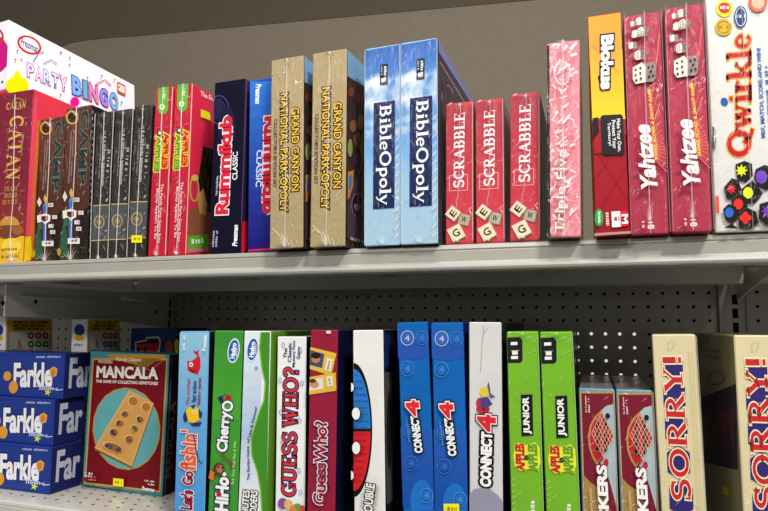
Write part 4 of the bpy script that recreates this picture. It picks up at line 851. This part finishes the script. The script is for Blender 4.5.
# --- guess who white
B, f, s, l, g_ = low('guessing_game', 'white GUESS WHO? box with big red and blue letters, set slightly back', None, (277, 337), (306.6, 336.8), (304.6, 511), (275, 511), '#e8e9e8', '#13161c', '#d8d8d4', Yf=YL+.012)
f.text('GUESS', (288.6, 496), (289.8, 432), 15, '#d2392c', '#1e2c6a', .075, font='serif'); f.text('WHO?', (290, 427), (291.2, 367.6), 15, '#d2392c', '#1e2c6a', .075, font='serif')
for i, (t, a, b_) in enumerate((('The', 358, 348), ('Classic', 362, 342.6), ('Mystery Face', 367, 340.6), ('Game', 359, 346.6))): f.text(t, (285.4+i*4.4, a), (285.7+i*4.4, b_), 3.6, '#27346e', part='small_print')
for x, y in ((283.6, 345), (301, 350), (302.4, 383), (281, 412), (300, 420), (299.6, 470), (301, 492), (280.6, 380), (282.6, 442)): f.ring(x, y, 1.6, 2.8, .6, '#8a9ac8')
for x, y, r, c in ((283.4, 503, 5, '#8a4a9a'), (289, 504, 4.4, '#d8b04a'), (289.4, 506, 2.6, '#e0b090'), (298, 508, 4.6, '#5a9a4a'), (303, 508, 3, '#c84a30'), (293.6, 509, 3.4, '#d87a3a')): f.ell(x, y, r, r*1.1, c, 'face_print')
f.done()
# --- guess who red
B, f, s, l, g_ = low('guessing_game', 'dark red Guess Who? box with two yellow-framed picture cards', None, (310.4, 330.2), (338, 330.2), (335, 511), (306.8, 511), '#8f2038', '#11183a', '#8a3a4a')
f.n = 1; f.poly([(310.4, 347), (336.6, 353.4), (331.4, 375.6), (310, 369)], '#d8b03a', 'card_print'); f.poly([(310.6, 350), (324.6, 354), (322.2, 368), (310.2, 365)], '#3a4a6a', 'card_print'); f.ell(316, 359, 4.4, 4, '#b07a5a', 'card_print'); f.ell(316, 355.6, 5, 3, '#2a1a14', 'card_print'); f.poly([(327.4, 358), (333, 359.4), (330.4, 371.6), (324.8, 370)], '#dcd8c8', 'card_print')
f.n = 2; f.poly([(310, 377), (335.9, 372.4), (336.6, 390.6), (309.4, 394.6)], '#d8b03a', 'card_print'); f.poly([(310, 379.6), (323, 377.4), (324, 388.6), (309.8, 390.6)], '#d8d4cc', 'card_print'); f.ell(314.6, 384.4, 4.6, 3.6, '#c08a68', 'card_print'); f.ell(313, 380.8, 3.6, 2, '#5a3418', 'card_print'); f.poly([(326.6, 376.6), (332.6, 375.4), (333.6, 385.6), (327.6, 386.8)], '#dcd8c8', 'card_print')
f.n = 1; f.ticks((330, 360.6), (328, 369), 2, '#7a7468', 'card_print'); f.n = 2; f.ticks((329.4, 378), (330.4, 384), 2, '#7a7468', 'card_print'); f.n = 0
f.text('GuessWho?', (319.8, 504.6), (321.6, 421), 13, '#8f2038', '#e8e2e4', .05, bold=.03, out2='#26305e')
f.poly([(326.4, 330.8), (331.4, 330.8), (331.4, 333.4), (327.4, 333.8)], '#e0d8d4', 'worn_patch')
f.done()
# --- trouble
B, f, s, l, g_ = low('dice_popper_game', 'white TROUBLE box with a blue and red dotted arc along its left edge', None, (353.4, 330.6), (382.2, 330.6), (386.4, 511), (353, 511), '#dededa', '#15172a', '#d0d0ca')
def half(R, a0, a1, col, part='popper_print'):
    cx, cy = 353.6+18.6-R, 429; 
ov = lambda k, a: (353.7+k*18.6*math.cos(math.radians(a)), 430+k*67*math.sin(math.radians(a)))
f.poly([ov(1, a) for a in range(-90, 91, 6)], '#141414', 'popper_print')
f.poly([(353.7, 428.8)]+[ov(.91, a) for a in range(-90, 1, 6)][:-1]+[(370.4, 428.8)], '#2a74c0', 'popper_print'); f.poly([(370.4, 431.4)]+[ov(.91, a) for a in range(6, 91, 6)]+[(353.7, 431.4)], '#d0242c', 'popper_print')
for r in range(17):
    for c in range(7):
        x, y = 355+c*2.5+(r % 2)*1.2, 375+r*6.5; k = ((x-353.7)/16.6)**2+((y-430)/60)**2
        if k < .95 and abs(y-430) > 2.5: f.ell(x, y, .55, 1.1, '#123a70' if y < 430 else '#7a1018', 'popper_print', n=6)
for x, y, rx, ry, h_ in ((358.6, 412.6, 4.6, 7, 0), (358.8, 446.6, 4.6, 7, 0), (353.9, 386.5, 3, 5, 1), (353.9, 473.6, 3, 5, 1)):
    a_ = (-90, 90) if h_ else (0, 360)
    f.ell(x, y, rx, ry, '#141414', 'popper_print', 0, *a_); f.ell(x, y, rx*.85, ry*.87, '#e8e8e4', 'popper_print', 0, *a_)
f.text('TROUBLE', (369.4, 521), (373.4, 481.6), 9, '#e8e8e4', '#15151a', .09, bold=.03); f.ticks((376.6, 497), (377, 488), 2, '#30303a')
s.poly([(383.4, 333), (390, 335), (389.6, 366), (384, 368)], '#1c2f66'); s.poly([(384.2, 372), (392, 372), (392.6, 500), (386.4, 505)], '#55534c'); s.ell(389, 430, 2.6, 40, '#24211f')
f.done(); s.done()
# --- connect 4 blue pair
k1 = ((398, 323), (427, 323), (434, 511), (403.7, 511)); k2 = ((431, 323), (463.4, 323), (467.8, 511), (435.4, 511))
B, f, s, l, g_ = low('four_in_a_row_game', 'blue CONNECT 4 box with yellow price sticker, right of its pair, beside the white one', 'pair of blue four-in-a-row games', *k2, '#115fac', '#1a2a6a', '#3a7ab8')
f.poly([(431.6, 346), (447, 342), (463.6, 346), (464.4, 358), (450, 361), (432, 358.6)], '#2450a6'); f.grad(433.6, 430, 466.4, 511, '#2458ac', '#1a4aa0', 6, ln=1.6)
f.poly([(431.4, 323.8), (437, 323.8), (440, 345), (431.8, 347)], '#1e58b0'); f.ell(455, 505, 12, 22, '#1f6cc0'); f.poly([(452, 514), (468.4, 514), (468, 520), (450, 520)], '#2458ac')
def em(x, y, r, c, tc):
    f.n += 1
    f.ring(x, y, r, r*1.1, .9, c, 'emblem_print'); f.ell(x, y, r*.72, r*.8, tc, 'emblem_print'); f.text('4', (x-2.4, y), (x+2.4, y), r*.8, c, part='emblem_print')
em(441.8, 338.6, 7, '#a8b8e0', '#3a62b0'); em(457, 338.6, 6.6, '#3a78c4', '#2060b0'); em(441.8, 369.6, 7.2, '#3f80c8', '#1a62b4'); em(444.6, 466, 7, '#3a6ab8', '#2050a2'); em(460.4, 499, 7, '#4a86cc', '#2268b8'); em(443, 433, 6, '#3a70bc', '#1c5cae'); f.n = 0
f.text('CONNECT', (453, 455.6), (448.6, 417.6), 8.6, '#e9edf2', '#16181e', .13, bold=.05); f.text('4', (447.8, 418), (446.4, 402), 14, '#d8282e', '#e8dcdc', .05, bold=.05, out2='#26181c'); f.ticks((443.4, 446), (440.6, 420), 2.4, '#5a80bc')
f.done()
CB = copy_tree(B, 'blue CONNECT 4 box, left of its pair, beside the white box with dotted arc', *k1, YL+.001, g_['W'], .26, ZL)
q = Face(B, (0, -.13, 0), (1, 0, 0), (0, 0, 1), (0, -1, 0), 'card'); q.k = 30; q.sticker(444.2, 503, 459.6, 513.5, ln=.3); q.done()
# --- connect 4 white
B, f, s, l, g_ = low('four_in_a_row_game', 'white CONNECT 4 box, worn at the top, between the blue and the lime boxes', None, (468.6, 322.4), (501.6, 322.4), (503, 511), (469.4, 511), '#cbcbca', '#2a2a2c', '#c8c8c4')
f.line([(484, 326), (482, 345), (480.4, 372)], .7, '#a09a94', 'worn_patch'); f.line([(483, 334), (488, 328)], .5, '#aaa49e', 'worn_patch')
f.ell(483, 409, 6.8, 5, '#b2303c', 'character_print'); f.poly([(478, 398), (488, 397), (492.6, 404), (486, 408), (479, 406)], '#4a4078', 'character_print'); f.ell(485, 392, 5.6, 5, '#d6c03a', 'character_print'); f.poly([(487.4, 386), (488.6, 381), (490, 387), (490.6, 393), (495.6, 397), (490, 398)], '#5a5a86', 'character_print'); f.ell(478.6, 402.6, 2.4, 4.2, '#b2303c', 'character_print')
f.ticks((479, 409), (488, 409), 3, '#5a1a24', 'character_print')
f.text('CONNECT', (485.6, 486.6), (487, 431.8), 11.4, '#ededeb', '#15151a', .15, bold=.06); f.text('4', (486.4, 431.4), (486.6, 414.4), 19, '#cf2830', '#e8dede', .04, bold=.05, out2='#1c1418')
f.ell(481, 530, 21, 43, '#8f8d9e', a0=180, a1=360) if 0 else f.poly([(469.6, 494), (474, 489), (482, 487.4), (490, 489), (498, 494.6), (502.8, 501), (503, 514), (469.8, 514)], '#8f8fa2')
f.done()
# --- apples junior pair
j1 = ((506.4, 332), (538.3, 332), (544, 511), (510.8, 511)); j2 = ((539.6, 332), (572.6, 332), (580.8, 511), (545.4, 511))
B, f, s, l, g_ = low('comparison_junior_game', 'lime green JUNIOR apples box on the left of its pair, beside the white box', 'pair of lime green junior games', *j1, '#70ae28', '#243a14', '#9aca50', 'film')
f.poly([(507.2, 337.6), (520, 337), (522.4, 340), (522.6, 360), (520.4, 362.8), (508, 362.8)], '#16181a', 'age_tag'); f.ticks((515.2, 359), (514.6, 341), 8, '#e4e8e0', 'age_tag>tag_symbols', .7); f.line([(511, 350.6), (519.4, 350.4)], .6, '#a0a49c', 'age_tag')
f.poly([(520.8, 394.6), (532.4, 394.2), (533.4, 435.4), (521.6, 436)], '#16181a', 'junior_panel'); f.text('JUNIOR', (527.8, 434), (526.4, 396.6), 8.4, '#eceee8', part='junior_panel>panel_lettering', bold=.04)
f.poly([(515, 447), (518, 442.4), (527, 445), (535, 442), (539.4, 447), (540.6, 462), (538, 470.6), (531, 468.6), (520, 470.8), (514.6, 466), (513.4, 456)], '#dfe23a', 'logo_print')
f.text('APPLES', (520.6, 470.4), (519.6, 443.4), 9.6, '#c3282a', '#dfe23a', .04, bold=.06, part='logo_print'); f.text('APPLES', (533.4, 470), (532.4, 443.6), 9.8, '#5a9a28', '#dfe23a', .04, bold=.06, part='logo_print'); f.ell(526.6, 457.4, 2.4, 2.6, '#2a3a1a', 'logo_print')
f.ticks((533.4, 514), (533, 499.4), 4.6, '#eef4e0'); f.seam([(538, 334), (540.8, 420), (543.6, 511)], .8)
for k in range(7): f.line([(512, 480+k*6), (515.6, 478+k*6)], .5, '#c8e08a', 'wrap_fold')
f.creases(507, 334, 538, 509, 26, 5, 1.1, 14)
f.folds(523, 333, 13, -.35, 9, 3)
f.done()
copy_tree(B, 'lime green JUNIOR apples box on the right of its pair, next to the pegboard', *j2, YL+.001, g_['W'], .26, ZL)
# --- checkers pair
h1 = ((578.2, 389), (614.6, 389), (618.2, 511), (582.2, 511)); h2 = ((616.2, 389.6), (652.2, 389), (657.6, 511), (621.2, 511))
yh = -.46
B, f, s, l, g_ = low('draughts_game', 'short blue-edged CHECKERS box, left of its pair, beside the lime green boxes', 'pair of short maroon draughts games', *h1, '#5f93a6', '#4a5a60', '#6c6462', 'film', Yf=yh, D=.20)
f.poly([(579.9, 391.4), (613.8, 391.4), (617.6, 514), (583.6, 514)], '#b08a4a'); f.poly([(581.4, 393.4), (613, 393.4), (616.8, 514), (585.2, 514)], '#76182c')
f.poly([(613.1, 404), (606, 406), (600, 411.6), (612, 432), (600, 463), (606, 470), (611, 486), (616.2, 506), (615.2, 450)], '#a4b6ba')
f.poly([(583, 474), (590, 482), (601, 489), (611, 511), (611, 514), (585.4, 514)], '#a08048')
arc_ = [(601.4, 410), (594, 417), (589.6, 426), (588, 437), (589, 448), (592, 457), (597, 465)]
f.poly(arc_+[(614, 436)], '#b08a4a', 'board_print'); f.poly([(601.4, 412), (595.4, 418.6), (591.4, 427), (590, 437), (590.8, 447), (593.4, 455.4), (597.4, 462.4), (613, 436)], '#b0242e', 'board_print')
def bq(u, v): return (601.4+u*12.2-v*11.6+0, 412+u*24+v*25)
for i in range(6):
    for j in range(6):
        if (i+j) % 2: continue
        u, v = i/6*1.0, j/6*1.0; pts = [bq(a, b_) for a, b_ in ((u, v), (u+1/6, v), (u+1/6, v+1/6), (u, v+1/6))]
        if all(p[0] > 590.6 for p in pts): f.poly(pts, '#231a1a' if (i*3+j) % 4 else '#c8303a', 'board_print')
for i in range(7):
    f.line([p for p in (bq(i/6, 0), bq(i/6, .84)) ], .4, '#d8c8a8', 'board_print'); f.line([bq(0, i/6*.84), bq(1, i/6*.84)], .4, '#d8c8a8', 'board_print')
f.ell(607.6, 415.4, 2.4, 2.8, '#1c1c20', 'board_print'); f.ell(606, 462, 2.4, 4, '#b0242e', 'board_print')
f.text('CHECKERS', (606.4, 562), (601.4, 464), 10.6, '#efecea', '#5a1420', .03, bold=.05); f.text('for 2 players', (586.4, 412), (585.6, 395.4), 2.2, '#e0d0d0', part='small_print'); f.ticks((589.4, 412), (588.6, 398), 2, '#e0d0d0'); f.ticks((592, 511), (590.6, 486), 2.4, '#d0b080')
f.creases(579.5, 391, 614, 510, 34, 4, 1, 15)
f.seam([(580, 390), (582.4, 450), (584.4, 511)], .7); f.seam([(614, 390), (616, 450), (617.8, 511)], .9)
f.done()
copy_tree(B, 'short blue-edged CHECKERS box, right of its pair, beside the cream SORRY! box', *h2, yh+.001, g_['W'], .20, ZL)
# --- sorry pair
o1 = ((651.6, 335.2), (695.6, 334.8), (706.6, 511), (661.4, 511)); o2 = ((733.4, 335.8), (781, 335), (792, 511), (743.2, 511))
B, f, s, l, g_ = low('pawn_chase_game', 'cream SORRY! box standing on its own left of the slotted post', 'pair of cream pawn games', *o1, '#d2c69e', '#a39a78', '#c8bd98', 'film', left='#9a9070')  # left colour is the cream darkened for its unlit side
f.poly([(688, 352), (693.4, 352), (702.8, 511), (697, 511)], '#cabd92')
for (x, y, w_, h_) in ((672.6, 368, 10, 12.5), (674.4, 396, 10.6, 16), (676.4, 428, 10.8, 17), (678.8, 462, 11, 17), (681.4, 498, 11.4, 18)):
    f.poly([(x-1, y-h_), (x+w_, y-h_*.55), (x+w_+.6, y+h_*.6), (x+1, y+h_), (x-w_, y+h_*.6), (x-w_-.6, y-h_*.55)], '#33296c', 'diamond_print')
f.text('SORRY!', (681.8, 500), (671.6, 357), 20, '#c4272c', '#e8ddb8', .05, font='serif', out2=None)
f.line([(668, 342), (675, 340), (673.6, 348), (669, 350), (668, 342)], .5, '#b8ab84', 'emboss_print')
f.creases(652, 337, 694, 509, 26, 10, 1.2, 16)
f.seam([(696, 336), (700, 400), (706, 511)], 1); 
l.text('SORRY!', (624+70, 452), (722-25, 445), 20, '#9a3038') if 0 else None
# printed cover on the left side, its colours dimmed for the shade between boxes
def cover(F, dx):
    F.poly([(700+dx, 398), (736+dx, 384), (738+dx, 470), (703+dx, 462)], '#3a3048', 'cover_print'); F.text('SORRY', (703+dx, 432), (737+dx, 428), 34, '#6a3a38', part='cover_print', bold=.03)
    F.ticks((704+dx, 349), (722+dx, 352), 2.4, '#6a6450', 'small_print'); F.ticks((704+dx, 355), (720+dx, 358), 2.4, '#6a6450', 'small_print'); F.ring(716+dx, 378, 9, 7, 1, '#8a4a38', 'cover_print')
    F.poly([(723+dx, 486), (729+dx, 488), (729.4+dx, 496), (723.6+dx, 494)], '#d8c420', 'price_sticker')
f.done()
fm = B.matrix_basis @ Vector((0, -.13, 0)); B.rotation_euler.z = math.radians(-5); B.location.x = fm.x+.13*math.sin(math.radians(5)); B.location.y = fm.y+.13
r = copy_tree(B, 'cream SORRY! box cut off by the right edge, dim printed cover on its left side', *o2, YL-.001, g_['W'], .26, ZL)
lf = Face(r, (-g_['W']/2, 0, 0), (0, -1, 0), (0, 0, 1), (-1, 0, 0), 'card'); cover(lf, 0); lf.done()
